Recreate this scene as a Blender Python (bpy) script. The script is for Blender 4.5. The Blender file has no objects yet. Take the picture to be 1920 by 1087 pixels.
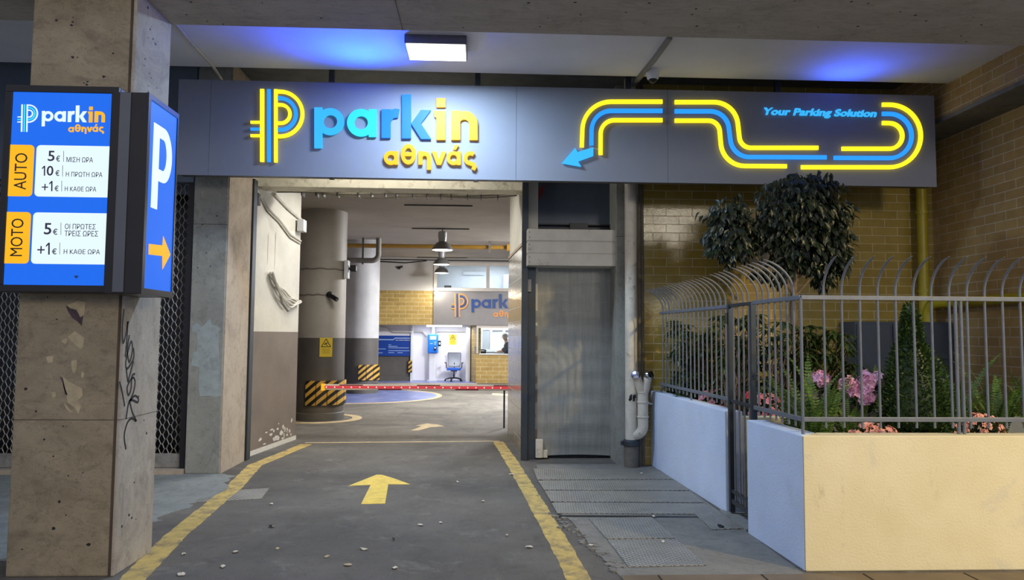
import bpy, bmesh, math, random
import numpy as np
from mathutils import Vector, Matrix, noise as mnoise
PI = math.pi
S = bpy.context.scene
COL = S.collection
rnd = random.Random(7)

# ------------------------------------------------------------------ camera
FPX, YAW, PITCH, ROLL = 1350.0, 0.043, 0.063, 0.007
EYE = np.array([0.0, 0.0, 1.6])
FWD = np.array([math.sin(YAW)*math.cos(PITCH), math.cos(YAW)*math.cos(PITCH), math.sin(PITCH)])
_r0 = np.array([math.cos(YAW), -math.sin(YAW), 0.0]); _u0 = np.cross(_r0, FWD)
RGT = _r0*math.cos(ROLL)+_u0*math.sin(ROLL); UPV = _u0*math.cos(ROLL)-_r0*math.sin(ROLL)
cam = bpy.data.cameras.new('camera'); camo = bpy.data.objects.new('camera', cam); COL.objects.link(camo)
cam.sensor_fit = 'HORIZONTAL'; cam.sensor_width = 36.0; cam.lens = FPX*36.0/1920.0
cam.clip_start = 0.05; cam.clip_end = 200
camo.matrix_world = Matrix(((RGT[0], UPV[0], -FWD[0], EYE[0]), (RGT[1], UPV[1], -FWD[1], EYE[1]),
                            (RGT[2], UPV[2], -FWD[2], EYE[2]), (0, 0, 0, 1)))
S.camera = camo

# ------------------------------------------------------------------ world, exposure, large lights
S.view_settings.view_transform = 'Standard'; S.view_settings.look = 'None'
S.view_settings.gamma = 1.0; S.view_settings.use_curve_mapping = False
S.view_settings.exposure = 0.0
world = bpy.data.worlds.new('night'); S.world = world; world.use_nodes = True
world.node_tree.nodes['Background'].inputs[0].default_value = (0.58, 0.65, 0.85, 1)
world.node_tree.nodes['Background'].inputs[1].default_value = 0.70

def lamp(name, kind, loc, energy, color, aim=None, size=0.3, size_y=None, spot=None, blend=0.5, spread=None):
    l = bpy.data.lights.new(name, kind); o = bpy.data.objects.new(name, l); COL.objects.link(o)
    l.energy = energy; l.color = color; o.location = loc
    if kind == 'AREA':
        l.shape = 'RECTANGLE'; l.size = size; l.size_y = size_y or size
        if spread: l.spread = spread
    else:
        l.shadow_soft_size = size
    if kind == 'SPOT':
        l.spot_size = spot; l.spot_blend = blend
    if aim is not None:
        o.rotation_euler = (Vector(aim)-Vector(loc)).to_track_quat('-Z', 'Y').to_euler()
    return o
# warm street lantern, in front of the building to the right
lamp('street_light', 'SPOT', (8.4, -1.0, 6.0), 2450, (1.0, 0.74, 0.31), aim=(3.6, 6.2, 0.9), size=0.15, spot=1.0, blend=0.6)
# weak warm street glow from behind the camera on the left
lamp('street_glow', 'AREA', (-2.5, -5.0, 5.0), 110, (1.0, 0.84, 0.66), aim=(-1.5, 6, 1.5), size=3.0)
# unseen light added for the glazed tiles' reflection and soft wall fill
lamp('tile_fill', 'AREA', (6.0, -4.0, 4.5), 210, (1.0, 0.92, 0.78), aim=(3.2, 9, 2.8), size=1.4, size_y=1.0)
# canopy panel lamp
lamp('canopy_light', 'AREA', (-0.47, 7.12, 4.43), 130, (0.56, 0.76, 1.0), aim=(-0.47, 7.12, 0), size=0.56, size_y=0.36)
# corridor batten behind the entrance beam, garage bay lights and booth lights
lamp('corridor_light', 'AREA', (-1.3, 10.75, 3.90), 75, (1.0, 0.96, 0.88), aim=(-1.3, 10.75, 0), size=1.5, size_y=0.15)
lamp('entrance_light', 'AREA', (-1.2, 8.75, 4.40), 34, (1.0, 0.95, 0.86), aim=(-1.2, 9.6, 3.2), size=1.8, size_y=0.12)
lamp('kiosk_light', 'AREA', (-1.6, 24.75, 2.08), 24, (0.92, 0.95, 1.0), aim=(-1.6, 25.0, 0), size=1.6, size_y=0.3)
lamp('booth_light', 'AREA', (0.8, 25.5, 2.33), 55, (0.95, 0.98, 1.0), aim=(0.8, 25.5, 0), size=1.2, size_y=0.5)
lamp('office_light', 'AREA', (0.3, 25.5, 4.17), 45, (0.85, 0.92, 1.0), aim=(0.3, 25.5, 0), size=2.4, size_y=0.5)
lamp('garage_light', 'AREA', (2.6, 17.5, 3.80), 1100, (0.95, 0.96, 1.0), aim=(1.0, 18.0, 0), size=1.5)

# ------------------------------------------------------------------ geometry helpers
def at(px, py, Y=None, X=None, Z=None):
    d = FWD*FPX+RGT*(px-960)-UPV*(py-543.5)
    if Y is not None: t = (Y-EYE[1])/d[1]
    elif X is not None: t = (X-EYE[0])/d[0]
    else: t = (Z-EYE[2])/d[2]
    p = EYE+d*t
    return Vector((float(p[0]), float(p[1]), float(p[2])))

class MB:
    def __init__(s): s.v = []; s.f = []
    def add(s, vs, fs):
        b = len(s.v); s.v += [tuple(v) for v in vs]; s.f += [tuple(i+b for i in q) for q in fs]
    def box(s, x0, x1, y0, y1, z0, z1):
        s.add([(x0,y0,z0),(x1,y0,z0),(x1,y1,z0),(x0,y1,z0),(x0,y0,z1),(x1,y0,z1),(x1,y1,z1),(x0,y1,z1)],
              [(3,2,1,0),(4,5,6,7),(0,1,5,4),(1,2,6,5),(2,3,7,6),(3,0,4,7)]); return s
    def prism(s, poly, fr, n0, n1):
        n = len(poly)
        s.add([fr(u, v, n0) for u, v in poly]+[fr(u, v, n1) for u, v in poly],
              [tuple(range(n))[::-1], tuple(range(n, 2*n))]+[(i, (i+1) % n, n+(i+1) % n, n+i) for i in range(n)]); return s
    def strip(s, path, w, fr, n0, n1):
        L = []; Rr = []; n = len(path); ws = w if isinstance(w, (list, tuple)) else [w]*n
        for i, (x, y) in enumerate(path):
            a = path[max(i-1, 0)]; b = path[min(i+1, n-1)]
            dx, dy = b[0]-a[0], b[1]-a[1]; l = math.hypot(dx, dy) or 1; k = 1.0
            if 0 < i < n-1:
                d1 = math.atan2(y-a[1], x-a[0]); d2 = math.atan2(b[1]-y, b[0]-x)
                k = min(2.0, 1/max(0.35, abs(math.cos((d2-d1)/2))))
            nx, ny = -dy/l*ws[i]/2*k, dx/l*ws[i]/2*k
            L.append((x+nx, y+ny)); Rr.append((x-nx, y-ny))
        vs = []
        for i in range(n):
            vs += [fr(*L[i], n0), fr(*Rr[i], n0), fr(*L[i], n1), fr(*Rr[i], n1)]
        fs = [(0, 2, 3, 1), (4*n-4, 4*n-3, 4*n-1, 4*n-2)]
        for i in range(n-1):
            a = 4*i; b = a+4
            fs += [(a+2, b+2, b+3, a+3), (a, a+1, b+1, b), (a, b, b+2, a+2), (a+1, a+3, b+3, b+1)]
        s.add(vs, fs); return s
    def ring(s, c, ro, ri, fr, n0, n1, a0=0, a1=2*PI, n=32, ky=1.0):
        vs = []; fs = []; full = abs(a1-a0-2*PI) < 1e-4; m = n if full else n+1
        for i in range(m):
            a = a0+(a1-a0)*i/n; ca, sa = math.cos(a), math.sin(a)
            for r in (ro, ri):
                for h in (n0, n1): vs.append(fr(c[0]+r*ca, c[1]+(ro*ky-(ro-r))*sa, h))
        for i in range(n):
            a = 4*i; b = 4*((i+1) % m)
            fs += [(a+1, b+1, b+3, a+3), (a, a+2, b+2, b), (a, b, b+1, a+1), (a+2, a+3, b+3, b+2)]
        if not full: fs += [(0, 1, 3, 2), (4*m-4, 4*m-2, 4*m-1, 4*m-3)]
        s.add(vs, fs); return s
    def tube(s, path, r, n=8, cap=True):
        P = [Vector(p) for p in path]; rs = r if isinstance(r, (list, tuple)) else [r]*len(P)
        vs = []; fs = []; prev = None
        for i, p in enumerate(P):
            d = (P[min(i+1, len(P)-1)]-P[max(i-1, 0)])
            d = d.normalized() if d.length > 1e-9 else Vector((0, 0, 1))
            if prev is None:
                q = Vector((0, 0, 1)) if abs(d.z) < .9 else Vector((1, 0, 0))
                u = d.cross(q).normalized()
            else:
                u = (prev-d*prev.dot(d)); u = u.normalized() if u.length > 1e-6 else d.orthogonal().normalized()
            prev = u; w = d.cross(u)
            for k in range(n):
                a = 2*PI*k/n; vs.append(p+u*(math.cos(a)*rs[i])+w*(math.sin(a)*rs[i]))
        for i in range(len(P)-1):
            for k in range(n):
                a = i*n+k; b = i*n+(k+1) % n; fs.append((a, b, b+n, a+n))
        if cap: fs += [tuple(range(n))[::-1], tuple(range((len(P)-1)*n, len(P)*n))]
        s.add(vs, fs); return s
    def lathe(s, prof, c=(0, 0, 0), n=24, ax=None, cap=True):
        c = Vector(c); ax = Vector(ax).normalized() if ax else Vector((0, 0, 1))
        u = ax.orthogonal().normalized(); w = ax.cross(u); vs = []; fs = []
        for r, h in prof:
            for k in range(n):
                a = 2*PI*k/n; vs.append(c+ax*h+(u*math.cos(a)+w*math.sin(a))*max(r, 1e-4))
        for i in range(len(prof)-1):
            for k in range(n):
                a = i*n+k; b = i*n+(k+1) % n; fs.append((a, b, b+n, a+n))
        if cap: fs += [tuple(range(n))[::-1], tuple(range((len(prof)-1)*n, len(prof)*n))]
        s.add(vs, fs); return s
    def ball(s, c, r, n=12, sc=(1, 1, 1)):
        prof = [(math.sin(PI*i/n)*r, -math.cos(PI*i/n)*r) for i in range(n+1)]
        t = MB().lathe(prof, (0, 0, 0), n*2)
        s.add([(c[0]+x*sc[0], c[1]+y*sc[1], c[2]+z*sc[2]) for x, y, z in t.v], t.f); return s
    def leaf(s, p, d, up, L, W, fold=.25, droop=0.0):
        d = Vector(d).normalized(); sd = d.cross(Vector(up)); sd = sd.normalized() if sd.length > 1e-4 else d.orthogonal().normalized()
        nn = sd.cross(d); p = Vector(p)
        a = p+d*(L*.33)+sd*(W*.46)+nn*(fold*W*.5); b = p+d*(L*.68)+sd*(W*.38)+nn*(fold*W*.5-droop*L*.3)
        a2 = p+d*(L*.33)-sd*(W*.46)+nn*(fold*W*.5); b2 = p+d*(L*.68)-sd*(W*.38)+nn*(fold*W*.5-droop*L*.3)
        m = p+d*(L*.5)-nn*(droop*L*.12); t = p+d*L-nn*(droop*L*.7)
        s.add([p, a, b, t, b2, a2, m], [(0, 6, 2, 1), (6, 3, 2), (0, 5, 4, 6), (6, 4, 3)]); return s
    def build(s, name, mat, parent=None, origin=None, smooth=False, bevel=0, kind=None, label=None, seg=2):
        me = bpy.data.meshes.new(name); o = bpy.data.objects.new(name, me); COL.objects.link(o)
        V = np.array(s.v, float)
        if parent is not None:
            off = Vector((0, 0, 0)); q = parent
            while q is not None: off += q.location; q = q.parent
            o.parent = parent
        else:
            if origin is None:
                lo, hi = V.min(0), V.max(0); origin = ((lo[0]+hi[0])/2, (lo[1]+hi[1])/2, lo[2])
            off = Vector(origin); o.location = off
        V = V-np.array(off)
        me.from_pydata([tuple(v) for v in V], [], s.f); me.update()
        if smooth:
            me.shade_smooth()
            try: me.set_sharp_from_angle(angle=R(38))
            except Exception: pass
        if isinstance(mat, str): mat = MAT[mat]
        me.materials.append(mat)
        bm = bmesh.new(); bm.from_mesh(me); bmesh.ops.recalc_face_normals(bm, faces=bm.faces); bm.to_mesh(me); bm.free()
        if bevel:
            m = o.modifiers.new('bevel', 'BEVEL'); m.width = bevel; m.segments = seg; m.limit_method = 'ANGLE'; m.angle_limit = R(40)
        if kind: o['kind'] = kind
        if label: o['label'] = label
        return o
def R(d): return d*PI/180
def tag(o, label, cat, group=None):
    o['label'] = label; o['category'] = cat
    if group: o['group'] = group
    return o
def thing(name, loc, label, cat, group=None):
    o = bpy.data.objects.new(name, None); COL.objects.link(o); o.location = loc; o.empty_display_size = .1
    return tag(o, label, cat, group)
def struct(o): o['kind'] = 'structure'; return o
def copy_to(o, parent, loc=None, rz=None):
    c = o.copy(); COL.objects.link(c); c.parent = parent
    if loc is not None: c.location = loc
    if rz is not None: c.rotation_euler = (0, 0, rz)
    return c
def rounded(pts, rad, n=10):
    out = [pts[0]]
    for i in range(1, len(pts)-1):
        p, a, b = Vector(pts[i]), Vector(pts[i-1]), Vector(pts[i+1]); r = rad[i-1] if isinstance(rad, (list, tuple)) else rad
        d1 = (a-p); d2 = (b-p); ang = d1.angle(d2); t = min(r/math.tan(ang/2), d1.length*.98, d2.length*.98)
        s_ = p+d1.normalized()*t; e_ = p+d2.normalized()*t; rr = t*math.tan(ang/2)
        cc = p+(d1.normalized()+d2.normalized()).normalized()*(rr/math.sin(ang/2))
        v1 = s_-cc; v2 = e_-cc; tot = v1.angle(v2)
        for k in range(n+1):
            q = k/n
            out.append(tuple(cc+(v1*math.sin((1-q)*tot)+v2*math.sin(q*tot))/math.sin(tot)) if tot > 1e-4 else tuple(p))
    out.append(pts[-1]); return out
def frY(Y):   return lambda u, v, n: (u, Y-n, v)          # plate facing the street
def frX(X):   return lambda u, v, n: (X+n, u, v)          # plate facing right
def frXm(X):  return lambda u, v, n: (X-n, u, v)          # plate facing left
def frZ(Z):   return lambda u, v, n: (u, v, Z+n)          # plate on the floor
_tc = {}
def text(mb, s, fr, x0, x1, y0, y1, n0, n1, bold=0.0, shear=0.0, rot=False):
    """lettering fitted to the box x0..x1, y0..y1 of a frame (rot: reads upwards)"""
    key = (s, bold, shear)
    if key not in _tc:
        c = bpy.data.curves.new('lettering', 'FONT'); c.body = s; c.offset = bold; c.shear = shear; c.resolution_u = 3; c.extrude = .5
        o = bpy.data.objects.new('lettering', c); COL.objects.link(o)
        dg = bpy.context.evaluated_depsgraph_get(); me = bpy.data.meshes.new_from_object(o.evaluated_get(dg))
        _tc[key] = ([tuple(v.co) for v in me.vertices], [tuple(p.vertices) for p in me.polygons])
        bpy.data.objects.remove(o); bpy.data.curves.remove(c); bpy.data.meshes.remove(me)
    vs, fs = _tc[key]; A = np.array(vs); lo, hi = A.min(0), A.max(0)
    out = []
    for x, y, z in vs:
        a = (x-lo[0])/(hi[0]-lo[0]); b = (y-lo[1])/(hi[1]-lo[1]); n = n1 if z > 0 else n0
        if rot: out.append(fr(x1-b*(x1-x0), y0+a*(y1-y0), n))
        else: out.append(fr(x0+a*(x1-x0), y0+b*(y1-y0), n))
    mb.add(out, fs); return mb

# ------------------------------------------------------------------ materials
MAT = {}
def lin(c): return tuple(((x/255)/12.92 if x/255 <= .04045 else ((x/255+.055)/1.055)**2.4) for x in c)
class NT:
    def __init__(s, name):
        s.m = bpy.data.materials.new(name); s.m.use_nodes = True; s.t = s.m.node_tree; MAT[name] = s.m
        s.b = s.t.nodes['Principled BSDF']; s.pos = None
    def n(s, kind, **kw):
        x = s.t.nodes.new(kind)
        for k, v in kw.items(): setattr(x, k, v)
        return x
    def l(s, a, b): s.t.links.new(a, b)
    def P(s):
        if s.pos is None:
            s.pos = s.n('ShaderNodeNewGeometry').outputs['Position']
        return s.pos
    def O(s): return s.n('ShaderNodeTexCoord').outputs['Object']
    def noise(s, scale, detail=6, rough=.6, vec=None, stretch=None, dist=0):
        t = s.n('ShaderNodeTexNoise'); t.inputs['Scale'].default_value = scale; t.inputs['Detail'].default_value = detail; t.inputs['Roughness'].default_value = rough
        t.inputs['Distortion'].default_value = dist
        v = vec or s.P()
        if stretch:
            mp = s.n('ShaderNodeVectorMath', operation='MULTIPLY'); s.l(v, mp.inputs[0]); mp.inputs[1].default_value = stretch; v = mp.outputs[0]
        s.l(v, t.inputs['Vector']); return t.outputs['Fac']
    def ramp(s, fac, lo, hi):
        r = s.n('ShaderNodeMapRange'); r.inputs[1].default_value = lo; r.inputs[2].default_value = hi; s.l(fac, r.inputs[0]); r.clamp = True
        return r.outputs[0]
    def mix(s, fac, a, b):
        m = s.n('ShaderNodeMix', data_type='RGBA')
        for inp, x in ((m.inputs[0], fac), (m.inputs[6], a), (m.inputs[7], b)):
            if isinstance(x, (int, float)): inp.default_value = x
            elif isinstance(x, tuple): inp.default_value = (*lin(x), 1)
            else: s.l(x, inp)
        return m.outputs[2]
    def math(s, op, a, b=None):
        m = s.n('ShaderNodeMath', operation=op)
        for i, x in enumerate((a, b)):
            if x is None: continue
            if isinstance(x, (int, float)): m.inputs[i].default_value = x
            else: s.l(x, m.inputs[i])
        return m.outputs[0]
    def xyz(s):
        x = s.n('ShaderNodeSeparateXYZ'); s.l(s.P(), x.inputs[0]); return x.outputs
    def bump(s, h, strength=.3, dist=.01):
        b = s.n('ShaderNodeBump'); b.inputs['Strength'].default_value = strength; b.inputs['Distance'].default_value = dist
        s.l(h, b.inputs['Height']); s.l(b.outputs[0], s.b.inputs['Normal'])
    def color(s, c):
        if isinstance(c, tuple): s.b.inputs['Base Color'].default_value = (*lin(c), 1)
        else: s.l(c, s.b.inputs['Base Color'])
    def surf(s, rough=.6, metal=0., spec=.5):
        s.b.inputs['Roughness'].default_value = rough; s.b.inputs['Metallic'].default_value = metal
        s.b.inputs['Specular IOR Level'].default_value = spec
def sh(c, k): return tuple(max(0, min(255, x*k)) for x in c)
def M(name, col, rough=.6, metal=0., var=.10, scale=5, bump=0., bscale=60, spec=.5, dirt=None, dscale=3, dlo=.52, dhi=.7, stretch=None, detail=6):
    t = NT(name); t.surf(rough, metal, spec)
    c = t.mix(t.ramp(t.noise(scale, detail, .6, stretch=stretch), .3, .7), sh(col, 1-var), sh(col, 1+var))
    if dirt: c = t.mix(t.ramp(t.noise(dscale, 8, .68, dist=.4), dlo, dhi), c, dirt)
    t.color(c)
    if bump: t.bump(t.noise(bscale, 4, .6), bump, .01)
    return t.m
def glow(name, col, k=1.0, base=None):
    t = NT(name); t.surf(.5, 0, .25); t.color(sh(base or col, .45))
    t.b.inputs['Emission Color'].default_value = (*lin(col), 1); t.b.inputs['Emission Strength'].default_value = k
    # slight unevenness of the diodes behind the acrylic
    return t.m
def two_tone(name, top, bot, z, rough=.6, dirt=None, soft=.004, zc=None):
    t = NT(name); t.surf(rough)
    f = t.ramp(t.xyz()[2], z-soft, z+soft)
    n1 = t.ramp(t.noise(1.6, 6, .6), .3, .7)
    a = t.mix(n1, sh(bot, .9), sh(bot, 1.08)); b = t.mix(n1, sh(top, .93), sh(top, 1.05))
    c = t.mix(f, a, b)
    if dirt: c = t.mix(t.ramp(t.noise(2.4, 9, .7, stretch=(1, 1, .4)), .56, .8), c, dirt)
    t.color(c); t.bump(t.noise(25, 3, .5), .12, .01); return t.m
def bricks(name, axis, c1, c2, mortar, bw=.335, bh=.108, rough=.16, ms=.0042, offset=.5, wav=.35, z0=0., u0=0.):
    t = NT(name); t.surf(rough)
    x = t.xyz(); cb = t.n('ShaderNodeCombineXYZ')
    t.l(t.math('ADD', x[0 if axis == 'x' else 1], u0), cb.inputs[0]); t.l(t.math('ADD', x[2], z0), cb.inputs[1])
    b = t.n('ShaderNodeTexBrick'); t.l(cb.outputs[0], b.inputs['Vector']); b.offset = offset
    b.inputs['Color1'].default_value = (*lin(c1), 1); b.inputs['Color2'].default_value = (*lin(c2), 1); b.inputs['Mortar'].default_value = (*lin(mortar), 1)
    b.inputs['Scale'].default_value = 1; b.inputs['Mortar Size'].default_value = ms; b.inputs['Mortar Smooth'].default_value = .2
    b.inputs['Brick Width'].default_value = bw; b.inputs['Row Height'].default_value = bh; b.inputs['Bias'].default_value = 0
    c = t.mix(t.ramp(t.noise(7, 5, .6), .35, .7), b.outputs['Color'], t.mix(.22, b.outputs['Color'], (60, 40, 15)))
    t.color(c)
    inv = t.math('SUBTRACT', 1.0, b.outputs['Fac'])
    h = t.math('ADD', t.math('ADD', inv, t.math('MULTIPLY', t.noise(22, 2, .5), wav)), t.math('MULTIPLY', t.noise(75, 2, .5), wav*1.1))
    t.bump(h, .55, .006)
    t.l(t.math('ADD', t.math('MULTIPLY', b.outputs['Fac'], .6), rough), t.b.inputs['Roughness'])
    return t.m

def asphalt():
    t = NT('asphalt'); t.surf(.78, 0, .35)
    big = t.ramp(t.noise(.55, 7, .62), .32, .68); fine = t.ramp(t.noise(95, 3, .7), .3, .7)
    c = t.mix(big, (76, 73, 69), (120, 115, 107)); c = t.mix(t.math('MULTIPLY', fine, .45), c, (56, 56, 56))
    c = t.mix(t.math('MULTIPLY', t.ramp(t.noise(2.6, 9, .75, dist=.8), .55, .74), .6), c, (138, 134, 127))
    x = t.xyz()
    inside = t.ramp(x[1], 10.6, 13.0)                      # worn concrete further in
    c = t.mix(t.math('MULTIPLY', inside, .75), c, t.mix(t.ramp(t.noise(.8, 8, .7, dist=.6), .3, .7), (82, 78, 72), (150, 144, 132)))
    c = t.mix(t.math('MULTIPLY', t.ramp(t.noise(1.1, 8, .7, stretch=(2.5, .5, 1)), .55, .75), .45), c, (44, 44, 45))
    c = t.mix(t.math('MULTIPLY', t.ramp(t.noise(5.5, 10, .8, dist=.6), .52, .72), .5), c, (52, 51, 50))
    c = t.mix(t.math('MULTIPLY', t.ramp(t.noise(34, 6, .8), .60, .72), .55), c, (150, 146, 138))
    t.color(c); t.bump(t.noise(120, 3, .7), .5, .006)
asphalt()
def concrete(name, base, light, dark, joint=None, grain=(1, 1, 1), b=.2, rough=.75, grime=1.0):
    t = NT(name); t.surf(rough, 0, .3)
    c = t.mix(t.ramp(t.noise(2.2, 9, .68, stretch=grain, dist=.5), .3, .7), base, light)
    c = t.mix(t.math('MULTIPLY', t.ramp(t.noise(1.3, 9, .72, dist=1.2), .52, .75), .7), c, dark)
    c = t.mix(t.math('MULTIPLY', t.ramp(t.noise(9, 10, .78, stretch=(grain[0], grain[1], grain[2]*.8), dist=.8), .5, .72), .55*grime), c, sh(dark, .72))
    c = t.mix(t.math('MULTIPLY', t.ramp(t.noise(4.2, 10, .75, dist=2.0), .58, .7), .5*grime), c, sh(light, 1.12))
    c = t.mix(t.math('MULTIPLY', t.ramp(t.noise(110, 2, .5), .66, .72), .6), c, (40, 36, 32))
    if joint is not None:
        z = t.xyz()[2]
        j = t.math('LESS_THAN', t.math('ABSOLUTE', t.math('SUBTRACT', z, joint)), .0035)
        c = t.mix(t.math('MULTIPLY', j, .7), c, (62, 54, 46))
    t.color(c); t.bump(t.noise(45, 5, .6), b, .008)
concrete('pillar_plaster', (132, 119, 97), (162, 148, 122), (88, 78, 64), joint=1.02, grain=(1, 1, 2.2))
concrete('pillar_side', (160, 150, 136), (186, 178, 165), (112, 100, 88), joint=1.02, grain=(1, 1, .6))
concrete('beam_concrete', (174, 167, 156), (194, 188, 177), (142, 134, 122), grain=(.7, 2.4, 1))
concrete('pier_concrete', (140, 142, 136), (162, 163, 155), (106, 108, 102), joint=2.87)
concrete('pier_plaster', (166, 152, 136), (182, 168, 150), (132, 118, 104))
concrete('sidewalk', (112, 112, 108), (134, 132, 126), (86, 86, 84), b=.35)
concrete('pale_slab', (120, 124, 122), (142, 146, 142), (96, 98, 96), b=.25)
M('ceiling_paint', (226, 227, 236), .75, var=.03, scale=1.2, bump=.05, bscale=30)
M('garage_ceiling', (176, 168, 158), .8, var=.05, scale=.9, bump=.05, bscale=20)
M('sign_panel', (130, 133, 142), .62, metal=.0, var=.015, scale=2, spec=.22)
M('sign_side', (90, 92, 98), .45, metal=.3, var=.02)
M('dark_frame', (44, 42, 42), .35, metal=.5, var=.05)
M('dark_steel', (58, 66, 74), .42, metal=.5, var=.08, scale=4, dirt=(70, 68, 64))
M('fence_metal', (112, 117, 126), .42, metal=.15, var=.06, scale=20)
M('grille_metal', (140, 138, 132), .5, metal=.3, var=.12, scale=12)
M('shade_band_grey', (84, 88, 92), .8, var=.1)  # shade tone for the ceiling band above the sign
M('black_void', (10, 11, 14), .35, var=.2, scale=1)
M('fascia_grey', (104, 116, 130), .55, var=.05)
M('cool_lit_render', (198, 212, 236), .85, var=.025, scale=2.2, bump=.35, bscale=55, dirt=(180, 188, 200), dscale=1.3, dlo=.58, dhi=.85)  # white render with the blue of the cool light put into its colour
def planter_front():
    t = NT('planter_render'); t.surf(.88, 0, .3)  # same white render, with the warm light's yellow put into its colour
    c = t.mix(t.ramp(t.noise(1.8, 7, .6), .3, .7), (222, 210, 170), (234, 224, 190))
    c = t.mix(t.math('MULTIPLY', t.ramp(t.noise(1.1, 7, .62, dist=.8), .56, .72), .8), c, (190, 190, 186))
    c = t.mix(t.math('MULTIPLY', t.ramp(t.noise(7, 8, .75, stretch=(1, 1, .35)), .60, .8), .5), c, (150, 136, 112))
    t.color(c); t.bump(t.noise(60, 5, .65), .5, .008)
planter_front()
bricks('brick_back', 'x', (156, 134, 62), (170, 147, 74), (208, 194, 156))
bricks('brick_side', 'y', (180, 150, 98), (194, 163, 108), (218, 208, 186))
bricks('brick_garage', 'x', (176, 146, 82), (190, 160, 94), (214, 198, 156), bw=.42, bh=.135, ms=.008, rough=.4, wav=.1)
bricks('corridor_tile', 'y', (128, 120, 104), (136, 127, 110), (205, 203, 196), bw=.33, bh=.2, ms=.005, offset=0., rough=.09, wav=.25)
two_tone('corridor_paint', (206, 203, 192), (112, 100, 89), 1.63, .6)
two_tone('column_paint', (170, 163, 152), (86, 80, 74), 1.53, .55)
two_tone('column_paint_far', (186, 185, 186), (88, 84, 80), 1.50, .55)
M('garage_white', (232, 230, 236), .6, var=.02, scale=1)
M('garage_grey', (92, 88, 84), .6, var=.06)
M('upper_white', (196, 191, 184), .7, var=.03, scale=1)
M('cream_beam', (214, 208, 186), .6, var=.05, dirt=(150, 140, 118), dscale=5)
M('cable_white', (205, 202, 192), .5, var=.05, scale=20)
M('cable_grey', (120, 116, 108), .55, var=.1, scale=20)
M('cable_black', (28, 27, 26), .5, var=.1)
M('pipe_white', (196, 190, 176), .45, var=.06, scale=8, dirt=(108, 98, 84), dscale=7, dlo=.6, dhi=.74)
M('pipe_iron', (98, 94, 86), .6, var=.12, scale=12)
M('chrome', (200, 200, 205), .15, metal=1., var=.05)
M('pipe_yellow', (176, 160, 34), .38, var=.06)
M('pipe_ochre', (150, 112, 40), .4, var=.06)
M('cabinet_grey', (74, 82, 94), .45, metal=.2, var=.05)
M('shutter_white', (204, 200, 190), .5, var=.04, dirt=(150, 144, 132), dscale=4, dlo=.58)
def shutter_grey():
    t = NT('shutter_grey'); t.surf(.5, .25)
    c = t.mix(t.ramp(t.noise(3, 9, .7, stretch=(6, 6, .5)), .3, .7), (124, 126, 122), (150, 151, 146))
    c = t.mix(t.math('MULTIPLY', t.ramp(t.noise(5, 9, .72, stretch=(.6, 1, 5)), .55, .75), .5), c, (172, 171, 163))
    t.color(c); t.bump(t.noise(8, 6, .6, stretch=(.5, 1, 14)), .25, .01)
shutter_grey()
M('red_paint', (120, 34, 40), .5)
M('road_yellow', (190, 164, 94), .75, var=.10, scale=9, dirt=(122, 112, 88), dscale=8, dlo=.48, dhi=.66, bump=.4, bscale=110)
M('arrow_yellow', (222, 192, 84), .7, var=.08, scale=9, dirt=(140, 122, 66), dscale=12, dlo=.58, dhi=.72, bump=.4, bscale=110)
M('floor_blue', (112, 124, 176), .35, var=.12, scale=2, dirt=(150, 158, 190), dscale=4)
M('line_cream', (206, 184, 140), .7, var=.1, scale=8)
def plate(name, rot):
    t = NT(name); t.surf(.5, .55)
    c = t.mix(t.ramp(t.noise(4, 8, .7), .3, .7), (100, 100, 96), (142, 140, 134))
    x = t.xyz()
    a = t.math('ADD', t.math('MULTIPLY', x[0], math.cos(rot)), t.math('MULTIPLY', x[1], math.sin(rot)))
    s = t.math('SINE', t.math('MULTIPLY', a, 2*PI/.034))
    b2 = t.math('SUBTRACT', t.math('MULTIPLY', x[0], math.sin(rot)), t.math('MULTIPLY', x[1], math.cos(rot)))
    s2 = t.math('SINE', t.math('MULTIPLY', b2, 2*PI/.034))
    h = t.math('MAXIMUM', s, t.math('MULTIPLY', s2, .8))
    c = t.mix(t.math('MULTIPLY', t.ramp(h, .2, .9), .6), c, (190, 188, 180))
    t.color(c); t.bump(h, .7, .006)
plate('tread_plate', .7)
M('paving_brown', (110, 96, 78), .55, var=.12, scale=3)
M('soil', (40, 32, 24), .95, var=.2, scale=20, bump=.6)
M('bark', (112, 98, 80), .85, var=.18, scale=14, bump=.5, bscale=50)
def leafm(name, a, b, rough=.38, scale=9):
    t = NT(name); t.surf(rough, 0, .5)
    t.color(t.mix(t.ramp(t.noise(scale, 4, .6), .3, .7), a, b))
leafm('ficus_leaf', (14, 25, 18), (27, 42, 25), .42)
leafm('shrub_leaf', (40, 56, 26), (66, 84, 36), .38)
leafm('fern_leaf', (60, 92, 34), (96, 126, 48), .5)
leafm('box_leaf', (34, 56, 22), (74, 100, 38), .45, 30)
leafm('azalea_leaf', (34, 54, 24), (56, 78, 34), .45)
leafm('petal_pink', (226, 150, 190), (250, 206, 228), .6, 30)
leafm('petal_salmon', (232, 156, 142), (250, 196, 178), .6, 30)
leafm('petal_rose', (214, 120, 140), (236, 164, 176), .6, 30)
leafm('petal_red', (178, 44, 52), (206, 70, 72), .6, 30)
M('pot_cream', (232, 222, 196), .7, var=.03)
M('lamp_grey', (108, 106, 102), .4, metal=.4, var=.04)
M('lamp_clear', (150, 150, 148), .25, var=.05)
M('paper', (196, 190, 174), .8, var=.06, scale=20)
M('torn_paper', (176, 160, 128), .8, var=.08, scale=18)
M('torn_dark', (70, 58, 64), .8, var=.2, scale=20)
M('ink_black', (30, 29, 31), .6, var=.1)
M('seam_brown', (74, 62, 50), .85, var=.15)
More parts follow.
